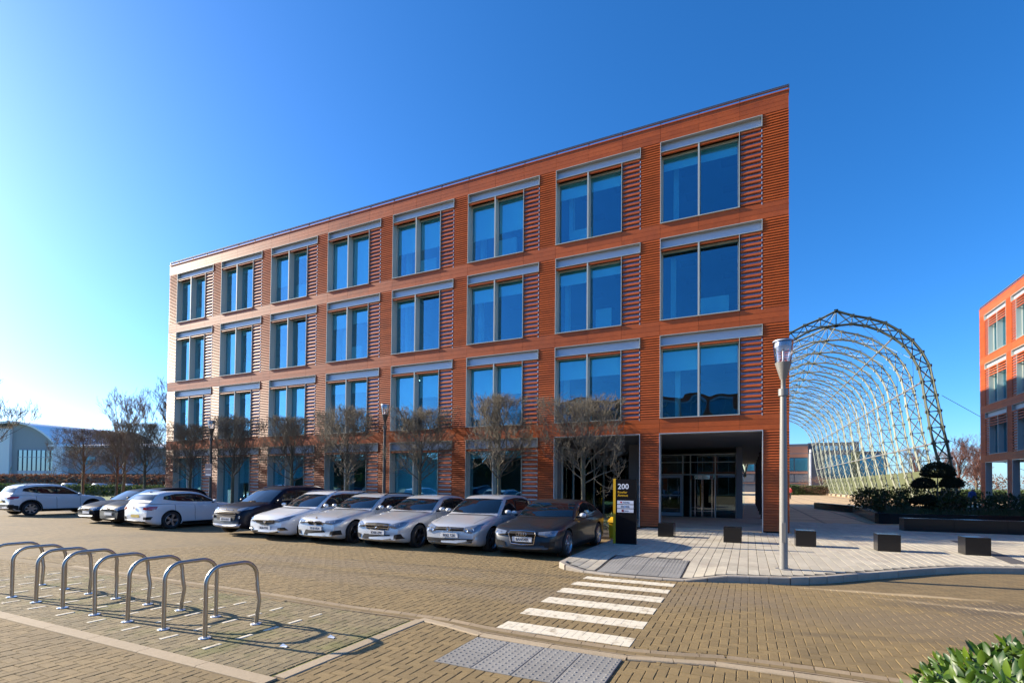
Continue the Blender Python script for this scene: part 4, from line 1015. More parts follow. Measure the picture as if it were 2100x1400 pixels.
spots = [(6.6, 31.2, .75, 'round dark shrub at the left front corner of the planter'), (7.2, 33.6, 1.0, 'dark shrub left of the clipped pine'), (6.6, 36.5, .95, 'dark shrub with leaf tips against the lit screen'), (8.9, 30.9, .7, 'low dark shrub in front of the clipped pine'),
         (9.6, 34, 1.0, 'dark shrub right behind the clipped pine'), (10.6, 31.6, .8, 'dark shrub to the right of the clipped pine'), (11.9, 33.5, .8, 'tall dark shrub in the middle of the planter'), (12.6, 32.0, .75, 'low dark shrub by the planter wall, toward the orange building'), (14.0, 34, .8, 'dark shrub before the leftmost pier of the orange building'),
         (15.4, 33, .9, 'dark shrub at the right end of the planter'), (7.6, 40.5, .95, 'dark shrub at the back left of the planter'), (10, 41.5, 1.1, 'dark shrub at the back middle of the planter')]
for x, y, r, l in spots:
    t = thing('planter_shrub', l, 'shrub', (x, y, PZ+.34), 0, 'dark shrubs in the planter'); mb = MB()
    leaf_cloud(mb, R2, int(900*r), blob(0, 0, r*.62, r*.95, r*.8, r*.72), .15, .075); obj('foliage', mb, M['leaf_shrub'], t, kind='stuff')
    mb = MB()
    for _ in range(14):
        a = R2.uniform(0, 6.28); mb.tube([(0, 0, -.2), (cos(a)*r*.35, sin(a)*r*.35, r*.6), (cos(a)*r*.6, sin(a)*r*.6, r*R2.uniform(.9, 1.6))], [.02, .013, .005], 3)
    obj('stems', mb, M['twig'], t)
gr_ = MB()
for _ in range(5200):
    x, y = R2.uniform(6.1, 16.4), R2.uniform(29.2, 33); a = R2.uniform(0, 6.28); L_ = R2.uniform(.2, .5); z = PZ+.35
    if y < 28.9+(x-5.6)*.2: continue
    gr_.add([(x-.008, y, z), (x+.008, y, z), (x+cos(a)*L_*.5, y+sin(a)*L_*.5, z+L_)], [(0, 1, 2)], 0, R2.random())
obj('planter_grasses', gr_, M['leaf_shrub'], kind='stuff')
pine = thing('clipped_pine', 'dark cloud-pruned pine with flat layered pads in the planter', 'tree', (8.72, 32.0, PZ+.34)); pine.scale = (.62, .62, 1.02)
tk = MB(); tk.tube([(0, 0, -.1), (.05, 0, .6), (-.03, 0, 1.2), (.02, 0, 2.0)], [.09, .07, .06, .03], 8)
for s_ in (-1, 1):
    tk.tube([(0, 0, .75), (s_*.35, 0, .95), (s_*.8, .05, 1.45)], [.05, .04, .02], 6); tk.tube([(0, 0, .35), (s_*.5, 0, .45), (s_*.95, .05, .55)], [.045, .035, .02], 6)
obj('trunk', tk, M['bark'], pine, smooth=True)
for cx, cz, rx, rz_ in ((0.0, 1.98, 1.18, .62), (-.92, 1.40, .86, .42), (.90, 1.44, .84, .40), (-.85, .58, 1.1, .34), (.85, .52, 1.1, .34), (0, .16, 1.2, .34)):
    mb = MB()
    def padf(R, cx=cx, cz=cz, rx=rx, rz_=rz_):
        v = Vector((R.gauss(0, 1), R.gauss(0, 1), R.gauss(0, 1))).normalized(); k = R.uniform(.3, 1)**.4; z = v.z*rz_*k; z = z if z > 0 else z*.30
        return (cx+v.x*rx*k, v.y*rx*.7*k, cz+z), (v.x*.4, v.y*.4, abs(v.z)+.3)
    leaf_cloud(mb, R2, int(5200*rx), padf, .10, .045, .9); obj('needle_pad', mb, M['leaf_pine'], pine)

# ------------------------------------------------------------------ black granite cubes
for x, y, l in ((-2.46, 17.3, 'black granite cube left of the entrance, just right of the black sign'), (-.42, 16.55, 'black granite cube right in front of the glazed entrance'), (1.48, 16.5, 'black granite cube just right of the nearer grey lamp post'),
                (3.37, 16.35, 'black granite cube in the middle of the open pavement'), (5.24, 16.55, 'black granite cube standing by the dark paving band'), (7.15, 16.6, 'black granite cube beyond the dark paving band at the right edge')):
    mb = MB(); mb.bev(-.25, .25, -.25, .25, 0, .45, .008); mb.box(-.24, .24, -.24, .24, -.0, .01); o = obj('granite_cube', mb, M['granite'], None, (x, y, PZ)); tag(o, l, 'bollard', 'black granite cubes along the pavement')

# ------------------------------------------------------------------ bicycle stands
SX = [-5.68, -6.46, -7.22, -7.98, -8.80, -9.55, -10.29, -11.05]
HH = [.83, .81, .80, .785, .79, .77, .77, .77]
KINK = [(.0, .03), (.0, .0), (.02, .04), (-.02, .02), (.0, -.03), (.02, .02), (0, 0), (0, .02)]
LB = ['bare steel bicycle hoop nearest the zebra crossing', 'steel bicycle hoop second from the zebra crossing', 'steel bicycle hoop third from the zebra crossing, with a bowed far leg', 'steel bicycle hoop fourth from the zebra crossing', 'steel bicycle hoop fifth from the zebra crossing',
      'steel bicycle hoop third from the left edge, with its near leg leaning', 'steel bicycle hoop second from the left edge', 'steel bicycle hoop cut by the left edge of the picture']
for i, x in enumerate(SX):
    t = thing('bicycle_stand', LB[i], 'bicycle stand', (x, 3.76, 0), 0, 'steel bicycle hoops in a row'); h = HH[i]-.025; r = .20; D_ = .66; pts = []
    k0, k1 = KINK[i]; lean = (.0, .0, .02, .0, .02, .0, .0, .0)[i]
    pts.append((0, 0, 0)); pts.append((k0*.3, .0, .25)); pts.append((k0, -.0, h-r-.08))
    for q in range(9):
        a = pi/2*q/8; pts.append((k0, r-r*cos(a), h-r+r*sin(a)))
    for q in range(9):
        a = pi/2*q/8; pts.append((k0, D_-r+r*sin(a), h-r+r*cos(a)))
    pts += [(k0+k1*.3, D_, h-r-.1), (k1, D_+abs(k1)*.6, .30), (0, D_, 0)]
    mb = MB(); mb.tube(pts, .0245, 12); obj('tube', mb, M['steel'], t, smooth=40)
    for yy in (0, D_):
        mb = MB(); mb.lathe([(.001, .012), (.03, .012), (.062, .006), (.066, 0)], 20, 0, (0, yy, .004)); obj('base_flange', mb, M['trim'], t, smooth=40)
# two small lifted paver studs beside the hoops
for x, y in ((-4.62, 3.95), (-4.40, 4.42)):
    mb = MB(); mb.add([(-.05, -.02, 0), (.05, -.02, 0), (.05, .02, 0), (-.05, .02, 0), (-.02, 0, .03), (.05, 0, .012)], [(0, 1, 5, 4), (2, 3, 4, 5), (0, 4, 3), (1, 2, 5), (0, 3, 2, 1)]); tag(obj('metal_stud', mb, M['trim'], None, (x, y, .004)), 'small bent metal stub left in the paving, ' + ('nearer the last hoop' if y < 4 else 'farther from the last hoop'), 'metal stub')

# ------------------------------------------------------------------ lamp posts
def lamp(x, y, ztop, label, m, group, purple=None):
    t = thing('lamp_post', label, 'lamp post', (x, y, PZ if m is M['lamp_grey'] else .08), 0, group); H_ = ztop-PZ
    mb = MB(); mb.lathe([(.001, 0), (.16, 0), (.16, .012), (.084, .014), (.080, .05), (.072, H_*.45), (.060, H_-1.13), (.060, H_-1.12)], 20); obj('post', mb, m, t, smooth=40)
    mb = MB(); mb.lathe([(.074, H_-1.13), (.094, H_-1.13), (.094, H_-.99), (.04, H_-.985)], 20); obj('collar', mb, m, t, smooth=40)
    mb = MB(); mb.lathe([(.045, H_-.99), (.045, H_-.80), (.06, H_-.78), (.150, H_-.47), (.155, H_-.45), (.001, H_-.449)], 20); obj('cup', mb, m, t, smooth=40)
    mb = MB(); mb.lathe([(.148, H_-.445), (.190, H_-.04), (.186, H_-.02), (.001, H_-.018)], 24); obj('lantern', mb, M['lantern'], t, smooth=40)
    mb = MB(); mb.lathe([(.001, H_-.03), (.155, H_-.04), (.163, H_-.12), (.10, H_-.17), (.04, H_-.2), (.001, H_-.2)], 20); mb.lathe([(.05, H_-.44), (.02, H_-.40), (.02, H_-.2)], 10); mb.lathe([(.001, H_-.018), (.198, H_-.015), (.194, H_+.005), (.001, H_+.02)], 24); obj('reflector', mb, M['header'], t, smooth=40)
    mb = MB(); mb.box(-.035, .035, -.092, -.078, .55, .95); obj('access_door', mb, m, t)
    return t
lamp(.66, 11.62, 4.80, 'pale grey lamp post with a clear cup lantern at the kerb before the building', M['lamp_grey'], 'lamp posts')
lamp(-15.25, 18.4, 5.48, 'dark brown lamp post with a cup lantern between clipped trees before the middle bays', M['lamp_brown'], 'lamp posts')
lp = lamp(-27.6, 18.4, 5.3, 'dark brown lamp post on the left with a purple notice on it', M['lamp_brown'], 'lamp posts')
mb = MB(); mb.box(-.28, .28, -.13, -.10, 2.0, 2.75); obj('notice', mb, mat('purple_notice', (.05, .035, .09), .5), lp)
mb = MB(); mb.box(-.22, .22, -.134, -.1305, 2.08, 2.16); mb.box(-.2, .2, -.134, -.1305, 2.42, 2.46); obj('notice_lines', mb, M['header'], lp)

# ------------------------------------------------------------------ totem sign and grit bin
sg = thing('totem_sign', 'tall black totem sign with a yellow edge reading 200 Fowler Avenue', 'sign', (-3.22, 14.44, PZ))
mb = MB(); mb.box(-.26, .33, -.05, .05, .0, 1.86); obj('panel', mb, M['sign_black'], sg)
mb = MB(); mb.box(-.335, -.262, -.056, .056, 0, 1.875); obj('side_bar', mb, M['sign_yellow'], sg)
FY = -.0515
text('number', '200', .215, M['text_white'], sg, (-.205, FY, 1.58), bold=.002)
text('street_name', 'Fowler', .098, M['sign_yellow'], sg, (-.205, FY, 1.455), bold=.001); text('street_name', 'Avenue', .098, M['sign_yellow'], sg, (-.205, FY, 1.365), bold=.001)
for i, z in enumerate((1.145, 1.025, .905)):
    mb = MB(); mb.box(-.215, .255, -.058, -.0505, z, z+.10); obj('tenant_panel', mb, M['sign_white'], sg)
text('tenant_name', 'Red Hat', .052, M['text_black'], sg, (-.045, -.0595, 1.177), bold=.0005)
text('tenant_name', 'SO', .075, M['text_black'], sg, (-.115, -.0595, 1.048)); text('tenant_name', 'V', .075, M['text_blue'], sg, (-.018, -.0595, 1.048)); text('tenant_name', 'OS', .075, M['text_black'], sg, (.032, -.0595, 1.048))
text('tenant_name', 'Sailtec', .042, M['text_black'], sg, (.0, -.0595, .94))
mb = MB(); yy = -.0598
mb.add([(x, yy, z) for x, z in ((-.150, 1.188), (-.125, 1.196), (-.118, 1.218), (-.100, 1.226), (-.085, 1.216), (-.077, 1.192), (-.060, 1.178), (-.085, 1.172), (-.120, 1.176))], [tuple(range(8, -1, -1))]); obj('hat_logo', mb, M['text_red'], sg)
mb = MB(); mb.lathe([(.001, .0), (.038, .0), (.038, .006), (.001, .006)], 8, 0, (-.055, -.054, .955), 'y'); obj('logo', mb, M['text_dred'], sg)
gb = thing('grit_bin', 'small yellow bin half hidden behind the black totem sign', 'bin', (-3.90, 15.9, PZ))
mb = MB(); mb.add([(x*s_, y*s_, z) for s_, z in ((.12, 0), (.14, .50)) for x, y in ((-1, -1), (1, -1), (1, 1), (-1, 1))], [(0, 3, 2, 1), (4, 5, 6, 7)]+[(i, (i+1) % 4, 4+(i+1) % 4, 4+i) for i in range(4)]); obj('body', mb, M['bin_yellow'], gb)
mb = MB(); mb.add([(-.18, -.18, .50), (.18, -.18, .50), (.18, .18, .50), (-.18, .18, .50), (-.15, -.15, .58), (.15, -.15, .58), (.13, .13, .66), (-.13, .13, .66)], [(0, 3, 2, 1), (4, 5, 6, 7), (0, 1, 5, 4), (1, 2, 6, 5), (2, 3, 7, 6), (3, 0, 4, 7)]); obj('lid', mb, M['bin_yellow'], gb)

# ------------------------------------------------------------------ far buildings
# white curved-roof hall on the left (camera-facing frame: right vector cr_, depth vector cdv)
crx, cry = cos(YAW), sin(YAW); cdx, cdy = -sin(YAW), cos(YAW)
def cf(lat, dep): return (crx*lat+cdx*dep, cry*lat+cdy*dep)
hall = thing('sports_hall', 'pale hall with a white curved roof and tall glazed front, far left', 'building', (*cf(-111, 110), -.2), YAW)
def prof(t): return (t*10.3, 14.9-4.6*t**2.4)
mb = MB(); n = 14
for k in range(n):
    (x0, z0), (x1, z1) = prof(k/n), prof((k+1)/n)
    mb.add([(x0, -1.2, z0), (x1, -1.2, z1), (x1-6, 34, z1+1.5), (x0-1.5, 34, z0+1.0), (x0, -1.2, z0-.45), (x1, -1.2, z1-.45), (x1-6, 34, z1+.9), (x0-1.5, 34, z0+.4)], [(0, 1, 2, 3), (4, 7, 6, 5), (0, 4, 5, 1), (3, 2, 6, 7)])
mb.add([(-14, -1.2, 13.6), (0, -1.2, 14.9), (-1.5, 34, 15.9), (-16, 34, 14.6), (-14, -1.2, 13.2), (0, -1.2, 14.4)], [(0, 1, 2, 3), (0, 4, 5, 1)])
obj('roof', mb, M['white_roof'], hall)
mb = MB()
for k in range(26): 
    yy = k*1.3; mb.add([(0-1.5*yy/34, yy, 14.95+1.0*yy/34), (10.3-6*yy/34, yy, 10.35+1.5*yy/34), (10.3-6*yy/34, yy+.06, 10.35+1.5*yy/34), (0-1.5*yy/34, yy+.06, 14.95+1.0*yy/34)], [(0, 1, 2, 3)])
mb = MB()
for k in range(n): 
    (x0, z0), (x1, z1) = prof(k/n), prof((k+1)/n); mb.add([(x0, 0, 0), (x1, 0, 0), (x1, 0, z1-.4), (x0, 0, z0-.4)], [(0, 1, 2, 3)])
mb.box(-.2, 10.2, .05, 30, 0, 9.6); obj('gable_wall', mb, M['grey_clad'], hall)
mb = MB(); mb.box(-16, -.0, -.6, 30, 0, 13.3); obj('side_wall', mb, M['white_wall'], hall)
mb = MB(); mb.box(1.9, 10.9, -.5, -.3, .3, 8.6); fr_ = obj('glazed_front', mb, M['far_glass_l'], hall)
for k in range(10):
    mb = MB(); x = 1.9+k*1.0; mb.box(x-.04, x+.04, -.62, -.5, .3, 8.6); obj('mullion', mb, M['far_slate'], fr_)
mb = MB(); mb.box(1.9, 10.9, -.62, -.51, 3.5, 4.1); mb.box(1.9, 10.9, -.6, -.51, 7.0, 7.1); obj('transom', mb, M['header'], fr_)
mb = MB(); mb.add([(10.3, -1.6, 0), (12.4, -1.6, 0), (12.7, -1.6, 9.2), (10.6, -1.6, 9.6), (10.3, .5, 0), (12.4, .5, 0), (12.7, .5, 9.2), (10.6, .5, 9.6)], [(0, 1, 2, 3), (4, 7, 6, 5), (0, 4, 5, 1), (1, 5, 6, 2), (2, 6, 7, 3), (3, 7, 4, 0)]); obj('slanted_fin', mb, M['white_wall'], hall)
mb = MB(); mb.box(12.4, 42, 0, 16, 3.6, 9.3); obj('upper_wing', mb, M['grey_clad'], hall)
mb = MB(); mb.box(11, 44, 1.0, 15, 0, 3.6); lw = obj('lower_wing', mb, M['far_slate'], hall)
for k in range(12):
    mb = MB(); x = 11.3+k*1.9; mb.box(x, x+1.7, .9, .99, .4, 3.3); obj('window', mb, M['far_glass_l'], hall)
for x, w_ in ((15.5, 3.0), (22, 2.2), (27, 3.0), (33, 2.4)):
    mb = MB(); mb.box(x, x+w_, -.08, -.01, 5.6, 7.4); obj('window', mb, M['far_glass'], hall)
mb = MB(); mb.add([(9, -1.2, 9.8), (44, -1.2, 9.4), (44, 17, 11.2), (4, 26, 12.4), (9, -1.2, 9.4), (44, -1.2, 9.1)], [(0, 1, 2, 3), (0, 4, 5, 1)]); obj('wing_roof', mb, M['white_roof'], hall)
# street lights in front of it
for i, lat in enumerate((-99.2, -90.6)):
    mb = MB(); mb.tube([(0, 0, 0), (0, 0, 3.4), (.55, 0, 4.4), (.75, 0, 4.45)], .06, 6); tag(obj('car_park_light', mb, M['galv'], None, (*cf(lat, 98), -.1)), ('thin bent light pole before the left part of the white hall', 'thin bent light pole before the glazed front of the white hall')[i], 'light pole', 'bent light poles before the hall')
# parked cars glimpsed behind the hedge
for i, (lat, dep) in enumerate(((-66, 88), (-61.5, 88), (-57, 88), (-52.3, 88))):
    mb = MB(); mb.lathe([(.001, .2), (1.9, .3), (2.15, .6), (2.05, .95), (1.3, 1.1), (1.0, 1.5), (.001, 1.55)], 16); o = obj('distant_car', mb, M['seat'], None, (*cf(lat, dep-14), -.1), smooth=True); o.scale = (1, .45, 1); o.rotation_euler = (0, 0, .5)
    tag(o, ('silver car glimpsed through the brown hedge, leftmost', 'silver car glimpsed through the brown hedge, second from the left', 'silver car glimpsed through the brown hedge, third from the left', 'silver car glimpsed by the hedge beside the building corner')[i], 'car', 'cars glimpsed behind the hedge')

# glass and brown office block behind the lattice arch
fb = thing('far_office', 'distant blue glass and brown office block seen through the lattice arch', 'building', (12, 172, PZ))
def wbox(name, x0, x1, y0, y1, z0, z1, m, par=fb): 
    mb = MB(); mb.box(x0, x1, y0, y1, z0, z1); return obj(name, mb, M[m], par)
wbox('brown_wing', -14, 4.4, 0, 14, 0, 14.6, 'far_slate'); wbox('dark_wing', 4.41, 17.2, 1, 14, 0, 14.9, 'far_slate'); wbox('right_wing', 17.21, 24.2, 2.5, 14, 0, 12.2, 'far_slate')
for z0, z1, m in ((10.6, 13.9, 'far_brown'), (5.7, 6.3, 'far_brown'), (2.7, 2.95, 'far_brown')): wbox('facade_band', -14, 4.2, -.25, -.02, z0, z1, m)
for k in range(5): wbox('window', -13.6+k*3.6, -10.3+k*3.6, -.12, -.02, 6.6, 10.3, 'far_glass')
for k in range(5): wbox('window', -13.6+k*3.6, -10.3+k*3.6, -.12, -.02, 3.2, 5.5, 'far_slate')
for k in range(4): wbox('curtain_wall', 8.6+k*2.15, 10.65+k*2.15, .9, .99, 2.5 if k % 2 else 1.5, 11.2, 'far_glass')
for k in range(8): wbox('window', 6.2+k*1.25, 7.0+k*1.25, .9, .99, 12.6, 13.9, 'far_glass_l')
wbox('stair_tower', 5.0, 8.0, -1.5, .9, 0, 11.6, 'far_slate'); wbox('tower_fin', 4.6, 4.9, -2.2, .9, 0, 12.8, 'white_wall')
for k in range(5): wbox('curtain_wall', 17.6+k*1.22, 18.75+k*1.22, 2.4, 2.49, 4.0, 11.2, 'far_glass')
wbox('lift_tower', 15.2, 17.1, -.4, .9, 0, 11.9, 'mesh_screen'); wbox('balcony_rail', -14, 9.5, -2.3, -2.2, 11.5, 11.7, 'far_slate')
for x in (4.2, 9.5): wbox('column', x, x+.25, -2.35, -2.1, 0, 11.5, 'frame')
# distant tree belt, right of the arch
tb = MB(); R3 = random.Random(8)
for k in range(60):
    x = 20+k*2.2; leaf_cloud(tb, R3, 150, blob(x, 190+R3.uniform(-6, 6), 2.5, 2.6, 2.5, R3.uniform(2.2, 3.6)), .5, .3)
obj('distant_woodland', tb, M['leaf_beech'], kind='stuff')
tb = MB()
for k in range(110):
    x = -330+k*3.2; leaf_cloud(tb, R3, 60, blob(x, 185+R3.uniform(-6, 6), 2.5, 3.2, 2.5, R3.uniform(2.2, 4.6)), .9, .6)
obj('distant_woodland', tb, M['leaf_beech'], kind='stuff')

# ------------------------------------------------------------------ people far off
def person(x, y, rz, top, legs, label, stride=.16, h=1.72, arm=0.0):
    t = thing('person', label, 'person', (x, y, PZ), rz); s_ = h/1.75
    V = [(0, 0, .95), (0, 0, 1.12), (0, .02, 1.38), (0, .01, 1.50), (0, -.02, 1.60), (0, -.02, 1.68), (.19, .02, 1.42), (.25, .0+arm*.3, 1.15), (.23, -.10-arm, .93+arm), (-.19, .02, 1.42), (-.25, .02, 1.15), (-.23, .06, .90),
         (.10, 0, .90), (.11, -stride*.7, .50), (.11, -stride, .08), (.11, -stride-.13, .03), (-.10, 0, .90), (-.11, stride*.5, .50), (-.11, stride, .10), (-.11, stride-.12, .03)]
    Ed = [(0, 1), (1, 2), (2, 3), (3, 4), (4, 5), (2, 6), (6, 7), (7, 8), (2, 9), (9, 10), (10, 11), (0, 12), (12, 13), (13, 14), (14, 15), (0, 16), (16, 17), (17, 18), (18, 19)]
    rad = [.15, .14, .16, .06, .095, .10, .075, .055, .04, .075, .055, .04, .10, .07, .05, .04, .10, .07, .05, .04]
    me = bpy.data.meshes.new('body'); me.from_pydata([(a*s_, b*s_, c*s_) for a, b, c in V], Ed, [])
    o = bpy.data.objects.new('body', me); C.objects.link(o); o.parent = t
    md = o.modifiers.new('skin', 'SKIN'); 
    for i, r in enumerate(rad): me.skin_vertices[0].data[i].radius = (r*s_, r*s_*.8); me.skin_vertices[0].data[i].use_root = (i == 0)
    md2 = o.modifiers.new('sub', 'SUBSURF'); md2.levels = 1; md2.render_levels = 1
    dg = bpy.context.evaluated_depsgraph_get(); m2 = bpy.data.meshes.new_from_object(o.evaluated_get(dg)); o.modifiers.clear(); o.data = m2
    m2.materials.clear(); [m2.materials.append(q) for q in (top, legs, M['skin'], M['hair'])]
    for p in m2.polygons:
        z = p.center.z/s_; x_ = abs(p.center.x)/s_
        p.material_index = 3 if (z > 1.66 or (z > 1.58 and p.center.y > 0)) else 2 if z > 1.52 or (x_ > .2 and z < .96) else 0 if z > .93 else 1; p.use_smooth = True
person(5.35, 79.5, 2.6, M['cloth_red'], M['cloth_dark'], 'person in a dark red coat walking on the sunlit plaza by the building corner')
person(20.3, 78, 1.0, M['cloth_pink'], M['cloth_dark'], 'person in a bright pink jacket glimpsed behind the clipped pine', h=1.6)
person(15.0, 47.6, .4, M['cloth_blue'], M['cloth_dark'], 'person in a blue coat by the orange building', stride=.05)
person(13.5, 48.6, -.6, M['cloth_dark'], M['cloth_dark'], 'person in dark clothes standing left of the blue coat', stride=.04)

# unseen treeline added south of the street to darken reflections low in the glass
tb = MB()
for k in range(120):
    x = -170+k*2.6; leaf_cloud(tb, R3, 70, blob(x, -62+R3.uniform(-5, 5), 7.0, 3.0, 2.5, R3.uniform(2.0, 4.2)), 1.2, .8)
tb.box(-175, 145, -66, -62, -.2, 8.2)
obj('distant_woodland', tb, M['leaf_pine'], kind='stuff')

# ------------------------------------------------------------------ cars
def ip(poly, s):
    if s <= poly[0][0]: return poly[0][1]
    for (a, za), (b, zb) in zip(poly, poly[1:]):
        if s <= b: 
            t = (s-a)/(b-a) if b > a else 1; return za+(zb-za)*t
    return poly[-1][1]
def smooth_poly(poly, n=60):
    """Catmull-Rom through a height profile, returned as dense points"""
    P = [(2*poly[0][0]-poly[1][0], poly[0][1])]+list(poly)+[(2*poly[-1][0]-poly[-2][0], poly[-1][1])]; out = []
    for i in range(1, len(P)-2):
        for k in range(8):
            t = k/8; p0, p1, p2, p3 = P[i-1][1], P[i][1], P[i+1][1], P[i+2][1]
            m1 = (p2-p0)/max(1e-3, P[i+1][0]-P[i-1][0])*(P[i+1][0]-P[i][0]); m2 = (p3-p1)/max(1e-3, P[i+2][0]-P[i][0])*(P[i+1][0]-P[i][0])
            z = (2*t**3-3*t*t+1)*p1+(t**3-2*t*t+t)*m1+(-2*t**3+3*t*t)*p2+(t**3-t*t)*m2; out.append((P[i][0]+(P[i+1][0]-P[i][0])*t, z))
    out.append(poly[-1]); return out

def make_wheel(R_, w_, spokes, m, style=0):
    """three meshes with the outer face towards +x"""
    ty = MB(); ty.lathe([(R_*.66, -w_/2), (R_*.93, -w_/2), (R_*.985, -w_/2+.02), (R_, -w_/2+.05), (R_, w_/2-.05), (R_*.985, w_/2-.02), (R_*.93, w_/2), (R_*.70, w_/2-.004), (R_*.66, w_/2-.02)], 28, 0, axis='x')
    rm = MB(); rm.lathe([(R_*.70, w_/2-.006), (R_*.68, w_/2-.002), (R_*.63, w_/2-.03), (R_*.60, w_/2-.09)], 28, 0, axis='x')
    for k in range(spokes):
        for off in ((-.10, .10) if style == 1 else (0,)):
            a = 2*pi*k/spokes+off; wd = .030 if style == 1 else .042 if spokes < 8 else .018
            ca, sa = cos(a), sin(a); 
            def q(r, t, x): return (x, r*ca-t*sa, r*sa+t*ca)
            x0, x1 = w_/2-.035, w_/2-.012
            vs = [q(R_*.10, -wd, x1-.01), q(R_*.10, wd, x1-.01), q(R_*.66, wd*.8, x1), q(R_*.66, -wd*.8, x1), q(R_*.10, -wd, x0-.02), q(R_*.10, wd, x0-.02), q(R_*.66, wd*.8, x0-.01), q(R_*.66, -wd*.8, x0-.01)]
            rm.add(vs, [(0, 1, 2, 3), (7, 6, 5, 4), (0, 4, 5, 1), (1, 5, 6, 2), (2, 6, 7, 3), (3, 7, 4, 0)])
    rm.lathe([(.001, w_/2-.008), (R_*.12, w_/2-.010), (R_*.17, w_/2-.03)], 14, 0, axis='x')
    bk = MB(); bk.lathe([(.001, w_/2-.10), (R_*.62, w_/2-.10)], 24, 0, axis='x'); bk.lathe([(.001, w_/2-.07), (R_*.38, w_/2-.07), (R_*.38, w_/2-.10)], 20, 0, axis='x')
    return ty.mesh('tyre', [M['tyre']], 40), rm.mesh('rim', [m], 40), bk.mesh('brake_disc', [M['ctrim']], 40)

def make_car(label, cx, y_front, P, face='out', group='cars parked before the office building'):
    """P: spec. local frame: nose at y=-L/2, wheels on z=0"""
    L_, W_, H_ = P['L'], P['W'], P['H']; hw = W_/2; m = M[P['paint']]
    rz = 0 if face == 'out' else pi
    cy = y_front+L_/2
    t = thing('parked_car', label, 'car', (cx, cy, 0), rz+P.get('yaw', 0), group)
    hood = smooth_poly(P['hood'])             # (s from nose, z)
    B0 = P.get('clear', .19); Rw = P['R']; fo, wb = P['fo'], P['wb']
    tail = P.get('tailr', .55)
    def Wd(s):
        a = 1-P.get('nose_taper', .20)*max(0, 1-s/.75)**2.2; b = 1-.14*max(0, 1-(L_-s)/.6)**2.2
        return hw*a*b*(1-.012*abs(2*s/L_-1))
    def T(s): return ip(hood, s)
    def Bt(s): return B0+.10*max(0, 1-s/.35)**2+.16*max(0, 1-(L_-s)/.5)**2
    ss = [0, .02, .06, .12, .2, .3, .42, .56, .72, .9]+[1.05+.12*k for k in range(int((L_-1.95)/.12))]+[L_-.9, L_-.72, L_-.56, L_-.42, L_-.3, L_-.2, L_-.12, L_-.06, L_-.02, L_]
    ss = sorted(set(round(s, 4) for s in ss if 0 <= s <= L_))
    # nose and tail roll inwards at their ends
    def endk(s): 
        d = min(s, L_-s); return 1-.055*max(0, 1-d/.14)**2
    sec = []
    crease = P.get('crease', .80)
    for s in ss:
        w_ = Wd(s)*endk(s); b = Bt(s); tp = T(s)-.055*max(0, 1-s/.12)**2-.02*max(0, 1-(L_-s)/.1)**2; sh = tp-.045-.03*(1 if s > P['gh'][0][0] else s/P['gh'][0][0])
        hh = sh-b
        pts = [(0, b), (w_*.60, b), (w_*.90, b+.01), (w_*.962, b+.06), (w_*.985, b+.16), (w_*.975, b+hh*.42), (w_*.99, b+hh*.60), (w_*1.0, b+hh*.78), (w_*.985, b+hh*.90), (w_*.955, sh), (w_*.90, sh+.022), (w_*.78, tp-.012), (w_*.45, tp), (0, tp+.008)]
        sec.append(pts)
    np_ = len(sec[0]); vs = []; 
    for s, pts in zip(ss, sec):
        y = s-L_/2
        bow = lambda x: P.get('bow', .10)*(x/hw)**2   # plan curve of nose and tail
        for sx in (1, -1):
            rng = range(np_) if sx == 1 else range(np_-2, 0, -1)
            for j in rng:
                x, z = pts[j]; k = max(0, 1-s/.5); k2 = max(0, 1-(L_-s)/.5); lo = 0
                # bumper sticks out a little below the hood edge
                lean = .05*k*max(0, (z-.55)/.3) if z > .55 else 0
                lean2 = P.get('taillean', .04)*k2*max(0, (z-.6)/.4)
                vs.append((sx*x, y+bow(x)*k-bow(x)*.8*k2+lean-lean2, z))
    N_ = 2*np_-2; fs = [(i*N_+j, (i+1)*N_+j, (i+1)*N_+(j+1) % N_, i*N_+(j+1) % N_) for i in range(len(ss)-1) for j in range(N_)]
    fs += [tuple(range(N_)), tuple(reversed(range((len(ss)-1)*N_, len(ss)*N_)))]
    lower = MB(); lower.add(vs, fs)
    # greenhouse
    gh = P['gh']; top = smooth_poly(gh) if P.get('ghsmooth', True) else gh
    s0, s1 = gh[0][0], gh[-1][0]
    gs = [s0+(s1-s0)*k/26 for k in range(27)]; gv = []; tum = P.get('tumble', .30); gsec = 9
    belt = P['belt']
    for s in gs:
        zt = ip(top, s); zb = ip(belt, s)-.06; zt = max(zt, zb+.002); wbm = Wd(s)*.925; wt = wbm-(zt-zb)*tum-.01
        xs_ = [(wbm, zb), (wbm-(zt-zb)*tum*.30, zb+(zt-zb)*.35), (wbm-(zt-zb)*tum*.66, zb+(zt-zb)*.72), (wt-.01, zb+(zt-zb)*.90), (wt-.06, zb+(zt-zb)*.965), (wt*.72, zt-.006*min(1, (zt-zb)*4)), (wt*.4, zt), (0, zt+.006*min(1, (zt-zb)*4))]
        fr_ = max(0, 1-(s-s0)/((s1-s0)*.40)); rr_ = max(0, 1-(s1-s)/((s1-s0)*.30))
        for sx in (1, -1):
            for j in (range(8) if sx == 1 else range(6, -1, -1)):
                x, z = xs_[j]; gv.append((sx*x, s-L_/2+.20*fr_*(x/hw)**2-.14*rr_*(x/hw)**2, z))
    n2 = 15; gf = [(i*n2+j, (i+1)*n2+j, (i+1)*n2+j+1, i*n2+j+1) for i in range(26) for j in range(n2-1)]+[((i+1)*n2, i*n2, i*n2+n2-1, (i+1)*n2+n2-1) for i in range(26)]+[tuple(range(n2)), tuple(reversed(range(26*n2, 27*n2)))]
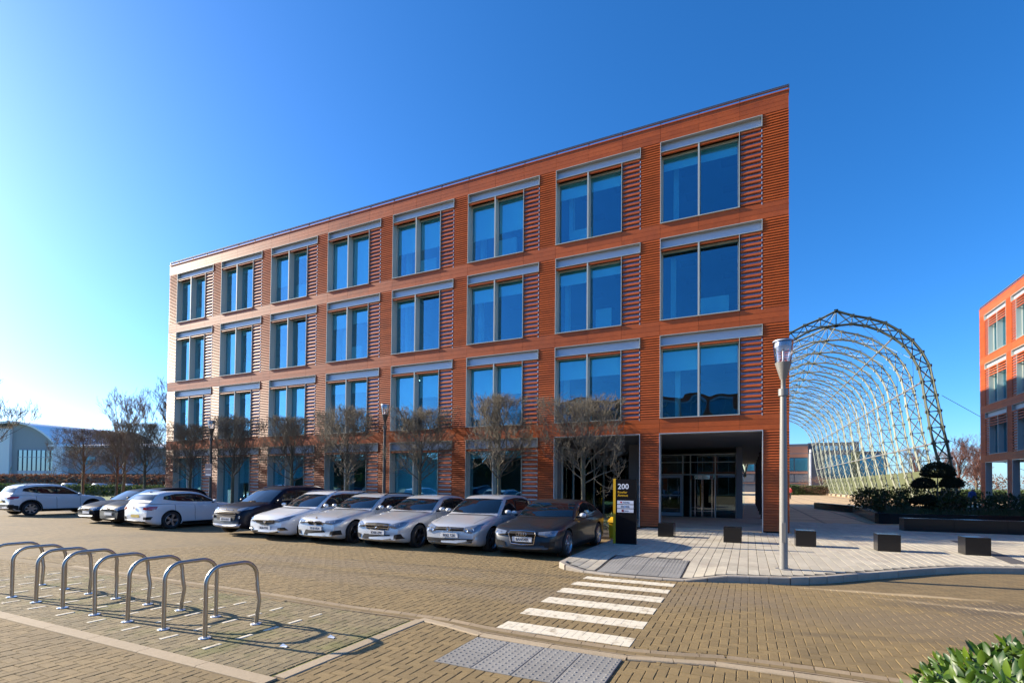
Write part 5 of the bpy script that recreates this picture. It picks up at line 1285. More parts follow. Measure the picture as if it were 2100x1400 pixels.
    ghm = MB(); ghm.add(gv, gf)
    # projection surface for the trim
    allv = lower.v+ghm.v; allf = lower.f+[tuple(i+len(lower.v) for i in f) for f in ghm.f]
    bvh = BVHTree.FromPolygons([Vector(v) for v in allv], allf)
    # cut the wheel arches
    mel = lower.mesh('body', [m, M['under']]); tmp = bpy.data.objects.new('tmp', mel); C.objects.link(tmp)
    cut = MB()
    for yy in (fo, fo+wb):
        for sx in (-1, 1): cut.lathe([(.001, -.16), (Rw+.055, -.16), (Rw+.055, .22), (.001, .22)][::1 if sx > 0 else 1], 26, 0, (sx*(hw-.06) if sx > 0 else -(hw-.06)-.06, yy-L_/2, Rw+.01), 'x')
    mc = cut.mesh('cut', [M['under']]); bm_ = bmesh.new(); bm_.from_mesh(mc); bmesh.ops.remove_doubles(bm_, verts=bm_.verts, dist=.0015); bmesh.ops.recalc_face_normals(bm_, faces=bm_.faces); bm_.to_mesh(mc); bm_.free()
    bm_ = bmesh.new(); bm_.from_mesh(mel); bmesh.ops.recalc_face_normals(bm_, faces=bm_.faces); bm_.to_mesh(mel); bm_.free()
    co = bpy.data.objects.new('cut', mc); C.objects.link(co); md = tmp.modifiers.new('b', 'BOOLEAN'); md.object = co; md.operation = 'DIFFERENCE'; md.solver = 'EXACT'
    try: md.material_mode = 'TRANSFER'
    except Exception: pass
    me = bpy.data.meshes.new_from_object(tmp.evaluated_get(bpy.context.evaluated_depsgraph_get())); me.name = 'body'
    bpy.data.objects.remove(tmp); bpy.data.objects.remove(co)
    me.polygons.foreach_set('use_smooth', [True]*len(me.polygons)); me.set_sharp_from_angle(angle=radians(42))
    body = bpy.data.objects.new('body', me); C.objects.link(body); body.parent = t
    mg = ghm.mesh('roof', [m], 50); bm_ = bmesh.new(); bm_.from_mesh(mg); bmesh.ops.recalc_face_normals(bm_, faces=bm_.faces); bm_.to_mesh(mg); bm_.free(); mg.polygons.foreach_set('use_smooth', [True]*len(mg.polygons)); mg.set_sharp_from_angle(angle=radians(50))
    rf_ = bpy.data.objects.new('roof', mg); C.objects.link(rf_); rf_.parent = t
    def patch(name, bot, top_, axis, mt, off=.006, nu=10, nv=5, parent=t, mirror=False, thick=True):
        """bot/top_: polylines in the view plane; axis: 'front','rear','side'"""
        def samp(pl, u):
            d = [0]
            for a, b in zip(pl, pl[1:]): d.append(d[-1]+sqrt((a[0]-b[0])**2+(a[1]-b[1])**2))
            q = u*d[-1]
            for i in range(len(pl)-1):
                if q <= d[i+1]+1e-9:
                    k = (q-d[i])/max(1e-9, d[i+1]-d[i]); return (pl[i][0]+(pl[i+1][0]-pl[i][0])*k, pl[i][1]+(pl[i+1][1]-pl[i][1])*k)
            return pl[-1]
        for sx in ((1, -1) if mirror else (1,)):
            V = []; 
            for i in range(nu+1):
                a, b = samp(bot, i/nu), samp(top_, i/nu)
                for j in range(nv+1):
                    p = (a[0]+(b[0]-a[0])*j/nv, a[1]+(b[1]-a[1])*j/nv)
                    if axis == 'front': o_, d_ = Vector((p[0]*sx, -L_, p[1])), Vector((0, 1, 0))
                    elif axis == 'rear': o_, d_ = Vector((p[0]*sx, L_, p[1])), Vector((0, -1, 0))
                    elif axis == 'top': o_, d_ = Vector((p[0]*sx, p[1], 4)), Vector((0, 0, -1))
                    else: o_, d_ = Vector((sx*3, p[0], p[1])), Vector((-sx, 0, 0))
                    h = bvh.ray_cast(o_, d_)
                    if h[0] is None:
                        h = bvh.find_nearest(o_+d_*(L_*.5 if axis != 'side' else 2.1))
                    n_ = h[1]; n_ = n_ if n_.dot(d_) < 0 else -n_; V.append(h[0]+n_*off)
            mb = MB(); fs_ = [(i*(nv+1)+j, (i+1)*(nv+1)+j, (i+1)*(nv+1)+j+1, i*(nv+1)+j+1) for i in range(nu) for j in range(nv)]
            if (axis in ('side', 'top')) == (sx > 0): pass
            mb.add([tuple(v) for v in V], fs_); me_ = mb.mesh(name, [mt]); bm2 = bmesh.new(); bm2.from_mesh(me_); bm2.normal_update()
            f0 = list(bm2.faces)
            ref = Vector((0, -1, .2)) if axis == 'front' else Vector((0, 1, .2)) if axis == 'rear' else Vector((0, 0, 1)) if axis == 'top' else Vector((sx, 0, .1))
            if sum((f.normal.dot(ref) for f in f0)) < 0: bmesh.ops.reverse_faces(bm2, faces=f0)
            bm2.to_mesh(me_); bm2.free(); me_.polygons.foreach_set('use_smooth', [True]*len(me_.polygons))
            o = bpy.data.objects.new(name, me_); C.objects.link(o); o.parent = parent
        return o
    Y = lambda s: s-L_/2
    wA0 = Wd(gh[0][0]+.2)*.80
    # glass
    sA, sR, sRr, sE = gh[0][0], P['roof_f'], P['roof_r'], gh[-1][0]
    zA = ip(belt, sA); zR = ip(top, sR)
    wA, wR = Wd(sA+.2)*.83, Wd(sR)*.925-(zR-zA)*tum-.065
    patch('windscreen', [(-wA, zA+.035), (0, zA+.02), (wA, zA+.035)], [(-wR, zR-.045), (0, zR-.028), (wR, zR-.045)], 'front', M['car_glass'], .006, 14, 10)
    wE, zE = Wd(sE-.2)*.80, ip(belt, sE-.1)+.04; zRr = ip(top, sRr)
    wRr = Wd(sRr)*.925-(zRr-zE)*tum-.08
    patch('rear_window', [(-wE, zE+.02), (wE, zE+.02)], [(-wRr, zRr-.05), (wRr, zRr-.05)], 'rear', M['car_glass'], .006, 10, 6)
    dl = P['dlo']    # side glass outline: bottom polyline, top polyline in (s, z)
    botl, topl = [(Y(a), b) for a, b in dl[0]], [(Y(a), b) for a, b in dl[1]]
    patch('window_surround', botl, topl, 'side', M['ctrim'], .004, 18, 6, mirror=True)
    bp = P['bpil']
    def cutpl(pl, a, b):
        r = [(a, ip(pl, a))]+[q for q in pl if a < q[0] < b]+[(b, ip(pl, b))]; return r
    def inset(bl, tl, d): return [(x, z+d) for x, z in bl], [(x, z-d) for x, z in tl]
    xs = [max(botl[0][0], topl[0][0])-.0, ] 
    segs = []
    lo_, hi_ = botl[0][0]+.05, min(botl[-1][0], topl[-1][0])-.05 if P.get('cutend', True) else botl[-1][0]
    edges = [lo_]+[Y(b) for b in bp]+[hi_]
    for a, b in zip(edges, edges[1:]):
        if a == lo_:
            bl = cutpl(botl, a+.03, b-.035); tt0 = topl[0][0]; tl = cutpl(topl, max(tt0+.02, a+.03), b-.035)
        else: bl = cutpl(botl, a+.035, b-.01); tl = cutpl(topl, a+.035, b-.01 if b != hi_ else min(topl[-1][0]-.03, b))
        bl, tl = inset(bl, tl, .018); patch('side_window', bl, tl, 'side', M['car_glass'], .009, 10, 5, mirror=True)
    if P.get('dlo_chrome'):
        pl = botl; patch('chrome_strip', [(x, z-.018) for x, z in pl], [(x, z-.002) for x, z in pl], 'side', M['chrome'], .009, 16, 1, mirror=True)
        pl = topl; patch('chrome_strip', [(x, z-.002) for x, z in pl], [(x, z+.016) for x, z in pl], 'side', M['chrome'], .009, 16, 1, mirror=True)
    # door shut lines and handles
    dz = ip(belt, (sA+sR)/2)-.05
    for s in P['doors']:
        mb_ = .007; patch('door_gap', [(Y(s)-mb_, .30), (Y(s)+mb_, .30)], [(Y(s)-mb_+P.get('dlean', .03), dz), (Y(s)+mb_+P.get('dlean', .03), dz)], 'side', M['ctrim'], .0025, 1, 12, mirror=True)
    for s in P['handles']:
        for sx in (1, -1):
            mb = MB(); zh = dz-.085; xh = Wd(s)*1.0; mb.tube([(sx*(xh-.01), Y(s)-.09, zh), (sx*(xh+.018), Y(s)-.06, zh+.003), (sx*(xh+.018), Y(s)+.06, zh+.005), (sx*(xh-.01), Y(s)+.09, zh+.006)], .012, 6); obj('door_handle', mb, m, t, smooth=60)
    # bonnet edges and the bumper seam
    cw = sA+.10
    for a_, b_ in ((.70, .80),):
        patch('bonnet_gap', [(Wd(.3)*a_-.005, Y(.30)), (Wd(.3)*a_+.004, Y(.30))], [(Wd(cw)*b_-.005, Y(cw)), (Wd(cw)*b_+.004, Y(cw))], 'top', M['ctrim'], .002, 1, 14, mirror=True)
    patch('cowl', [(-wA0, Y(sA+.0)), (0, Y(sA-.10)), (wA0, Y(sA+.0))], [(-wA0, Y(sA+.07)), (0, Y(sA-.03)), (wA0, Y(sA+.07))], 'top', M['ctrim'], .006, 12, 2)
    patch('side_sill', [(Y(fo+Rw+.08), Bt(1)+.02), (Y(fo+wb-Rw-.08), Bt(1)+.02)], [(Y(fo+Rw+.08), Bt(1)+.11), (Y(fo+wb-Rw-.08), Bt(1)+.11)], 'side', M['ctrim'] if P.get('dark_sill', True) else m, .006, 8, 2, mirror=True)
    if P.get('cladding'):
        for yy in (fo, fo+wb):
            for sx in (1, -1):
                mb = MB(); n_ = 18; V = []
                for k in range(n_+1):
                    a = -.15+(pi+.3)*k/n_
                    for rr in (Rw+.055, Rw+.12):
                        y_, z_ = Y(yy)+rr*cos(a), Rw+.01+rr*sin(a); h = bvh.ray_cast(Vector((sx*3, y_, max(z_, .25))), Vector((-sx, 0, 0))); V.append(((h[0].x if h[0] else sx*hw)+sx*.012, y_, z_))
                mb.add(V, [(2*k, 2*k+1, 2*k+3, 2*k+2) for k in range(n_)]); obj('arch_trim', mb, M['ctrim'], t)
    # mirrors
    ms = sA+.42
    for sx in (1, -1):
        mb = MB(); xm = Wd(ms)*.955; zm = zA+P.get('mz', .07)
        mb.lathe([(.001, -.115), (.055, -.10), (.085, -.05), (.092, .02), (.075, .09), (.001, .115)], 12, 0, (0, 0, 0), 'x'); mb.v = [(sx*(xm+.125)+x*.80, Y(ms)+.02+y*.65+abs(x)*.15, zm+z*.72) for x, y, z in mb.v]
        mo = obj('door_mirror', mb, M['car_silver2'] if P.get('silver_mirror') else m, t, smooth=True)
        mb = MB(); mb.tube([(sx*(xm-.06), Y(ms), zm-.06), (sx*(xm+.10), Y(ms)+.01, zm-.045)], [.03, .02], 6); obj('mirror_arm', mb, M['ctrim'], mo)
    # wheels
    for yy in (fo, fo+wb):
        for sx in (1, -1):
            mesh3 = P['wheel']; wt = thing_part('wheel', t, (sx*(hw-.115), Y(yy), Rw), (0, 0, 0) if sx > 0 else (0, 0, pi))
            for nm, me3 in zip(('tyre', 'rim', 'brake_disc'), mesh3): o = bpy.data.objects.new(nm, me3); C.objects.link(o); o.parent = wt
    mb = MB(); mb.box(-hw*.75, hw*.75, Y(.5), Y(L_-.5), B0-.03, B0+.10); obj('underbody', mb, M['under'], t)
    # features
    for f in P.get('front', []): 
        nm, mt, bot, tp_, mir = f[:5]; off = f[5] if len(f) > 5 else .011
        o = patch(nm, bot, tp_, 'front', M[mt] if mt != 'paint' else m, off, 20, 7, mirror=mir)
    for f in P.get('rear', []):
        nm, mt, bot, tp_, mir = f[:5]; off = f[5] if len(f) > 5 else .011
        patch(nm, bot, tp_, 'rear', M[mt] if mt != 'paint' else m, off, 16, 6, mirror=mir)
    for f in P.get('side', []):
        nm, mt, bot, tp_ = f[:4]; patch(nm, [(Y(a), b) for a, b in bot], [(Y(a), b) for a, b in tp_], 'side', M[mt], f[4] if len(f) > 4 else .007, 10, 3, mirror=True)
    def yfront(x, z): 
        h = bvh.ray_cast(Vector((x, -L_, z)), Vector((0, 1, 0))); return h[0].y if h[0] else -L_/2
    def yrear(x, z):
        h = bvh.ray_cast(Vector((x, L_, z)), Vector((0, -1, 0))); return h[0].y if h[0] else L_/2
    for x, z, r in P.get('lamps', []):
        for sx in (1, -1):
            mb = MB(); yf = yfront(sx*x, z)-.012; mb.lathe([(.001, 0), (r*.55, -.003), (r, .008)], 14, 0, (sx*x, yf, z), 'y'); obj('headlight_bulb', mb, M['hl_lamp'], t)
    if 'plate' in P:
        txt, z = P['plate']; yf = min(yfront(-.24, z), yfront(.24, z), yfront(0, z), yfront(0, z+.05), yfront(0, z-.05))-.014
        mb = MB(); mb.box(-.26, .26, yf, yf+.02, z-.056, z+.056); pl = obj('number_plate', mb, M['plate_w'], t)
        if txt: text('plate_lettering', txt, .098, M['text_black'], pl, (0, yf-.002, z-.036), align='CENTER', sx=.90, ext=.001, bold=.0012)
    if 'rplate' in P:
        txt, z = P['rplate']; yf = yrear(0, z)+.014; mb = MB(); mb.box(-.26, .26, yf-.05, yf, z-.056, z+.056); obj('number_plate', mb, M['plate_y'], t)
    bz_ = P.get('badge')
    if bz_:
        kind, z, r = bz_[:3]; yf = (yfront(0, z) if face == 'out' else yrear(0, z)); sg_ = -1 if face == 'out' else 1
        mb = MB(); yy = yf+sg_*.022
        def ring(cx_, cz_, r_, w=.10):
            pts = [(cx_+r_*cos(2*pi*k/18), yy, cz_+r_*sin(2*pi*k/18)) for k in range(19)]; mb.tube(pts, r_*w, 5, cap=False)
        if kind == 'rings':
            for k in range(4): ring((k-1.5)*r*1.45, z, r, .13)
        elif kind == 'star':
            ring(0, z, r, .09)
            for a in (90, 210, 330): mb.tube([(0, yy, z), (r*cos(radians(a)), yy, z+r*sin(radians(a)))], [r*.14, r*.03], 5)
        elif kind == 'vw':
            ring(0, z, r, .10)
            for a, b in (((-.62, .62), (-.05, .02)), ((-.05, .02), (.0, .25)), ((.62, .62), (.05, .02)), ((.05, .02), (0, .25)), ((-.85, .25), (-.38, -.75)), ((-.38, -.75), (0, -.12)), ((.85, .25), (.38, -.75)), ((.38, -.75), (0, -.12))): mb.tube([(a[0]*r, yy, z+a[1]*r), (b[0]*r, yy, z+b[1]*r)], r*.09, 5)
        else:
            ring(0, z, r, .16); mb.lathe([(.001, 0), (r*.9, 0)], 16, 0, (0, yy, z), 'y')
            if kind == 'bolt': mb.tube([(-r*.6, yy-.004, z+r*.1), (r*.1, yy-.004, z+r*.15), (-r*.1, yy-.004, z-r*.15), (r*.6, yy-.004, z-r*.1)], r*.12, 4)
        obj('badge', mb, M['chrome'], t)
    for f in P.get('bars', []):   # chrome or dark grille bars: (x0, x1, z, radius, material)
        x0, x1, z, r, mt = f; n_ = 8; pts = [(x0+(x1-x0)*k/n_, yfront(x0+(x1-x0)*k/n_, z)-.010, z) for k in range(n_+1)]; mb = MB(); mb.tube(pts, r, 5); obj('grille_bar', mb, M[mt], t)
    for f in P.get('outline', []):   # chrome loop round the grille, points in the front view
        pts = [(x, yfront(x, z)-.008, z) for x, z in f[0]]; mb = MB(); mb.tube(pts, f[1], 5); obj('grille_frame', mb, M['chrome'], t)
    if P.get('rails'):
        for sx in (1, -1):
            sa, sb = P['rails']; pts = []
            for k in range(9):
                s = sa+(sb-sa)*k/8; zt = ip(top, s); xx = Wd(s)*.925-(zt-ip(belt, s)+.06)*tum-.05; pts.append((sx*xx, Y(s), zt+(.02 if 0 < k < 8 else -.01)))
            mb = MB(); mb.tube(pts, .016, 6); obj('roof_rail', mb, M[P.get('railm', 'chrome')], t, smooth=60)
    if P.get('fin'):
        s = P['fin']; mb = MB(); zt = ip(top, s); mb.add([(-.02, Y(s)-.08, zt), (.02, Y(s)-.08, zt), (.012, Y(s)+.08, zt), (-.012, Y(s)+.08, zt), (0, Y(s)+.07, zt+.06)], [(0, 1, 4), (1, 2, 4), (2, 3, 4), (3, 0, 4)]); obj('aerial_fin', mb, m, t)
    # wiper and a hint of the cabin
    return t
def thing_part(name, parent, loc, rot):
    mb = MB(); mb.lathe([(.001, -.02), (.06, -.02), (.06, .06), (.001, .06)], 10, 0, (0, 0, 0), 'x'); return obj(name, mb, M['ctrim'], parent, loc, rot=rot)

W_a = make_wheel(.335, .235, 5, M['rim'], 1); W_b = make_wheel(.32, .215, 5, M['rim'], 0); W_c = make_wheel(.335, .235, 5, M['rim_dark'], 1)
W_d = make_wheel(.33, .225, 12, M['rim'], 0); W_e = make_wheel(.30, .19, 6, M['rim'], 0); W_f = make_wheel(.35, .23, 7, M['rim'], 0); W_g = make_wheel(.325, .22, 9, M['rim'], 1)

# dark grey coupe
coupe = dict(L=4.65, W=1.86, H=1.38, paint='car_grey', hood=[(0, .66), (.25, .76), (.9, .87), (1.45, .935), (2.4, .95), (3.6, .985), (4.2, 1.0), (4.55, .96), (4.65, .90)],
    belt=[(1.2, .93), (2.4, .955), (3.6, .99), (4.4, 1.0)], gh=[(1.30, .90), (1.75, 1.14), (2.2, 1.33), (2.65, 1.385), (3.2, 1.36), (3.8, 1.20), (4.3, 1.0)], roof_f=2.18, roof_r=3.25,
    R=.335, fo=.86, wb=2.75, wheel=W_a, clear=.15, nose_taper=.17, bow=.16, tumble=.36, dlo_chrome=True, silver_mirror=True,
    dlo=([(1.85, .975), (2.4, .985), (3.2, 1.01), (3.75, 1.06)], [(1.86, .99), (2.25, 1.24), (2.7, 1.31), (3.2, 1.28), (3.76, 1.08)]), bpil=[2.95], doors=[1.55, 2.98], handles=[2.72],
    front=[('grille', 'ctrim', [(-.30, .37), (0, .345), (.30, .37)], [(-.355, .66), (0, .675), (.355, .66)], False), ('headlight', 'hl', [(.44, .58), (.60, .55), (.80, .58)], [(.42, .655), (.62, .675), (.84, .70)], True),
           ('side_intake', 'ctrim', [(.42, .30), (.78, .31)], [(.48, .42), (.80, .45)], True), ('front_lip', 'ctrim', [(-.55, .235), (0, .225), (.55, .235)], [(-.50, .285), (0, .275), (.50, .285)], False)],
    outline=[([(-.30, .37), (-.355, .62), (-.33, .665), (0, .68), (.33, .665), (.355, .62), (.30, .37), (0, .345), (-.30, .37)], .011)], bars=[(-.33, .33, .50, .004, 'chrome'), (-.33, .33, .43, .004, 'chrome'), (-.34, .34, .62, .004, 'chrome'), (-.34, .34, .56, .004, 'chrome')],
    lamps=[(.56, .62, .03), (.70, .63, .028)], plate=('BAN54IR', .475), badge=('rings', .605, .042))
hatch = dict(L=4.20, W=1.79, H=1.48, paint='car_silver', hood=[(0, .68), (.2, .77), (.7, .88), (1.15, .965), (2.2, .975), (3.3, 1.0), (3.9, 1.01), (4.15, .98), (4.2, .92)],
    belt=[(1.0, .96), (2.2, .98), (3.4, 1.01), (4.2, 1.02)], gh=[(1.08, .93), (1.55, 1.20), (1.95, 1.42), (2.3, 1.475), (2.9, 1.48), (3.5, 1.43), (3.8, 1.33), (4.12, 1.0)], roof_f=1.93, roof_r=3.68,
    R=.32, fo=.85, wb=2.58, wheel=W_b, clear=.18, nose_taper=.15, bow=.12, tumble=.30, taillean=.02,
    dlo=([(1.50, 1.0), (2.3, 1.01), (3.1, 1.03), (3.62, 1.09)], [(1.52, 1.03), (2.02, 1.355), (2.6, 1.40), (3.2, 1.38), (3.58, 1.27)]), bpil=[2.45, 3.30], doors=[1.38, 2.45, 3.2], handles=[2.25, 3.05],
    front=[('grille', 'ctrim', [(-.42, .595), (0, .585), (.42, .595)], [(-.43, .675), (0, .68), (.43, .675)], False), ('headlight', 'hl', [(.44, .565), (.62, .535), (.80, .60)], [(.44, .685), (.66, .735), (.83, .77)], True),
           ('lower_intake', 'ctrim', [(-.66, .30), (0, .265), (.66, .30)], [(-.70, .40), (0, .385), (.70, .40)], False)],
    bars=[(-.42, .42, .655, .006, 'chrome'), (-.42, .42, .62, .005, 'ctrim'), (-.65, .65, .345, .005, 'under')], lamps=[(.52, .62, .045), (.66, .64, .045)], plate=('RE62 TZK', .475), badge=('vw', .635, .062), fin=None)
saloon = dict(L=4.68, W=1.81, H=1.44, paint='car_silver', hood=[(0, .70), (.22, .79), (.9, .90), (1.45, .975), (2.4, .98), (3.6, 1.01), (4.2, 1.04), (4.6, 1.0), (4.68, .93)],
    belt=[(1.3, .97), (2.4, .985), (3.6, 1.02), (4.3, 1.04)], gh=[(1.36, .94), (1.85, 1.19), (2.25, 1.37), (2.6, 1.43), (3.1, 1.43), (3.6, 1.34), (4.15, 1.05)], roof_f=2.23, roof_r=3.42,
    R=.32, fo=.82, wb=2.84, wheel=W_c, clear=.16, nose_taper=.17, bow=.16, tumble=.32, dlo_chrome=True,
    dlo=([(1.88, 1.01), (2.6, 1.02), (3.4, 1.04), (3.78, 1.10)], [(1.90, 1.03), (2.3, 1.29), (2.75, 1.35), (3.3, 1.32), (3.78, 1.14)]), bpil=[2.75], doors=[1.65, 2.78, 3.55], handles=[2.55, 3.4],
    front=[('grille', 'ctrim', [(-.36, .53), (0, .50), (.36, .53)], [(-.42, .695), (0, .71), (.42, .695)], False), ('headlight', 'hl', [(.47, .575), (.64, .565), (.80, .63)], [(.46, .665), (.66, .735), (.835, .745)], True),
           ('lower_intake', 'ctrim', [(-.50, .27), (0, .25), (.50, .27)], [(-.44, .40), (0, .385), (.44, .40)], False), ('side_intake', 'ctrim', [(.56, .28), (.80, .30)], [(.58, .40), (.74, .43)], True)],
    outline=[([(-.36, .53), (-.42, .66), (-.40, .70), (0, .715), (.40, .70), (.42, .66), (.36, .53), (0, .50), (-.36, .53)], .008)], bars=[(-.40, .40, .645, .010, 'chrome'), (-.39, .39, .575, .010, 'chrome'), (-.62, .62, .245, .010, 'chrome')],
    lamps=[(.58, .645, .03), (.70, .665, .03)], plate=('KV68 ZPK', .445), badge=('star', .605, .082))
estate = dict(L=4.63, W=1.81, H=1.46, paint='car_silver2', hood=[(0, .70), (.2, .78), (.9, .90), (1.45, .975), (2.4, .985), (3.6, 1.01), (4.35, 1.02), (4.6, .98), (4.63, .93)],
    belt=[(1.3, .97), (2.4, .99), (3.6, 1.02), (4.6, 1.04)], gh=[(1.36, .94), (1.85, 1.20), (2.25, 1.38), (2.6, 1.44), (3.3, 1.45), (3.9, 1.41), (4.2, 1.32), (4.56, 1.02)], roof_f=2.23, roof_r=4.08,
    R=.33, fo=.79, wb=2.81, wheel=W_c, clear=.15, nose_taper=.16, bow=.15, tumble=.31, rails=(2.4, 4.0), railm='ctrim',
    dlo=([(1.86, 1.01), (2.6, 1.02), (3.6, 1.04), (4.18, 1.12)], [(1.88, 1.03), (2.3, 1.30), (2.75, 1.36), (3.7, 1.345), (4.12, 1.24)]), bpil=[2.75, 3.62], doors=[1.65, 2.75, 3.5], handles=[2.5, 3.35],
    front=[('grille', 'ctrim', [(.03, .545), (.17, .54), (.27, .56)], [(.025, .665), (.17, .68), (.28, .665)], True), ('headlight', 'hl', [(.42, .60), (.62, .585), (.80, .64)], [(.40, .685), (.64, .715), (.84, .735)], True),
           ('lower_intake', 'ctrim', [(-.42, .265), (0, .255), (.42, .265)], [(-.36, .42), (0, .405), (.36, .42)], False), ('side_intake', 'ctrim', [(.54, .28), (.82, .30)], [(.60, .40), (.80, .43)], True)],
    outline=[([(.03, .545), (.025, .66), (.17, .685), (.28, .665), (.27, .56), (.17, .54), (.03, .545)], .007), ([(-.03, .545), (-.025, .66), (-.17, .685), (-.28, .665), (-.27, .56), (-.17, .54), (-.03, .545)], .007)],
    bars=[], lamps=[(.55, .65, .03), (.69, .665, .03)], plate=('YF18 VRX', .465), badge=('roundel', .755, .038), fin=4.0)
estate_w = dict(L=4.70, W=1.81, H=1.51, paint='car_white', hood=[(0, .68), (.2, .76), (.8, .88), (1.25, .975), (2.3, .985), (3.6, 1.01), (4.4, 1.02), (4.66, .98), (4.70, .93)],
    belt=[(1.1, .97), (2.4, .99), (3.6, 1.03), (4.65, 1.06)], gh=[(1.15, .94), (1.70, 1.22), (2.15, 1.44), (2.5, 1.495), (3.3, 1.50), (4.0, 1.46), (4.3, 1.36), (4.64, 1.05)], roof_f=2.13, roof_r=4.18,
    R=.33, fo=.92, wb=2.66, wheel=W_d, clear=.16, nose_taper=.18, bow=.17, tumble=.30, rails=(2.3, 4.1), railm='chrome', dlo_chrome=True,
    dlo=([(1.60, 1.01), (2.4, 1.02), (3.6, 1.06), (4.2, 1.15)], [(1.62, 1.04), (2.15, 1.355), (2.65, 1.41), (3.7, 1.39), (4.14, 1.28)]), bpil=[2.6, 3.5], doors=[1.5, 2.6, 3.4], handles=[2.4, 3.25],
    front=[('grille', 'ctrim', [(-.40, .53), (0, .45), (.40, .53)], [(-.46, .635), (0, .62), (.46, .635)], False), ('headlight', 'hl', [(.44, .565), (.62, .575), (.80, .64)], [(.44, .635), (.66, .70), (.85, .76)], True),
           ('lower_intake', 'ctrim', [(-.62, .255), (0, .235), (.62, .255)], [(-.55, .305), (0, .30), (.55, .305)], False), ('side_intake', 'ctrim', [(.52, .30), (.80, .33)], [(.56, .40), (.74, .42)], True)],
    bars=[(-.42, .42, .61, .008, 'chrome'), (-.38, .38, .56, .005, 'chrome'), (.58, .74, .345, .012, 'chrome'), (-.74, -.58, .345, .012, 'chrome')], lamps=[(.60, .63, .028), (.73, .665, .026)], plate=('BL66 PWL', .385), badge=('bolt', .585, .058))
suv_b = dict(L=4.12, W=1.77, H=1.66, paint='car_navy', hood=[(0, .84), (.18, .96), (.6, 1.04), (1.0, 1.10), (2.2, 1.10), (3.3, 1.13), (3.9, 1.14), (4.1, 1.08), (4.12, 1.0)],
    belt=[(.9, 1.08), (2.2, 1.10), (3.4, 1.14), (4.1, 1.16)], gh=[(.92, 1.05), (1.40, 1.34), (1.78, 1.56), (2.2, 1.63), (2.9, 1.65), (3.5, 1.62), (3.85, 1.54), (4.08, 1.14)], roof_f=1.76, roof_r=3.75,
    R=.345, fo=.80, wb=2.52, wheel=W_g, clear=.24, nose_taper=.18, bow=.13, tumble=.24, rails=(2.0, 3.6), railm='chrome', cladding=True,
    dlo=([(1.38, 1.12), (2.2, 1.14), (3.0, 1.18), (3.72, 1.24)], [(1.40, 1.15), (1.88, 1.50), (2.5, 1.55), (3.2, 1.54), (3.66, 1.46)]), bpil=[2.3, 3.12], doors=[1.25, 2.3, 3.1], handles=[2.1, 2.95],
    front=[('grille', 'ctrim', [(-.42, .54), (0, .52), (.42, .54)], [(-.50, .79), (0, .80), (.50, .79)], False), ('headlight', 'hl', [(.48, .84), (.66, .84), (.82, .90)], [(.46, .90), (.66, .95), (.84, .99)], True), ('skid_plate', 'header', [(-.62, .31), (0, .29), (.62, .31)], [(-.70, .42), (0, .40), (.70, .42)], False), ('fog_surround', 'ctrim', [(.60, .60), (.72, .60)], [(.60, .70), (.72, .70)], True)],
    bars=[(-.48, .48, .77, .012, 'chrome'), (-.46, .46, .71, .010, 'chrome'), (-.44, .44, .65, .010, 'chrome'), (-.3, .3, .865, .014, 'chrome')], lamps=[(.66, .65, .04), (.62, .895, .03)], plate=('AP14 HHY', .565), badge=('roundel', .89, .045))
hatch_w = dict(L=4.32, W=1.77, H=1.42, paint='car_white', hood=[(0, .70), (.22, .79), (.9, .90), (1.4, .965), (2.3, .975), (3.3, 1.0), (3.9, 1.0), (4.25, .97), (4.32, .91)],
    belt=[(1.3, .96), (2.3, .98), (3.4, 1.01), (4.3, 1.03)], gh=[(1.38, .93), (1.82, 1.18), (2.2, 1.36), (2.5, 1.41), (3.1, 1.42), (3.65, 1.38), (3.95, 1.28), (4.22, 1.0)], roof_f=2.18, roof_r=3.82,
    R=.325, fo=.76, wb=2.69, wheel=W_a, clear=.15, nose_taper=.15, bow=.13, tumble=.30, fin=3.7, taillean=.03,
    dlo=([(1.72, 1.0), (2.4, 1.01), (3.2, 1.04), (3.72, 1.12)], [(1.75, 1.03), (2.25, 1.29), (2.7, 1.335), (3.25, 1.32), (3.68, 1.23)]), bpil=[2.55, 3.28], doors=[1.6, 2.55, 3.3], handles=[2.35, 3.1],
    rear=[('tail_light', 'tl', [(.50, .74), (.80, .72)], [(.52, .82), (.82, .86)], True), ('diffuser', 'ctrim', [(-.62, .24), (.62, .24)], [(-.55, .35), (.55, .35)], False), ('rear_reflector_panel', 'ctrim', [(.50, .36), (.78, .37)], [(.56, .47), (.80, .48)], True)],
    side=[('tail_light', 'tl', [(4.0, .74), (4.20, .73)], [(3.94, .86), (4.18, .86)])], rplate=('', .50), badge=('roundel', .80, .045))
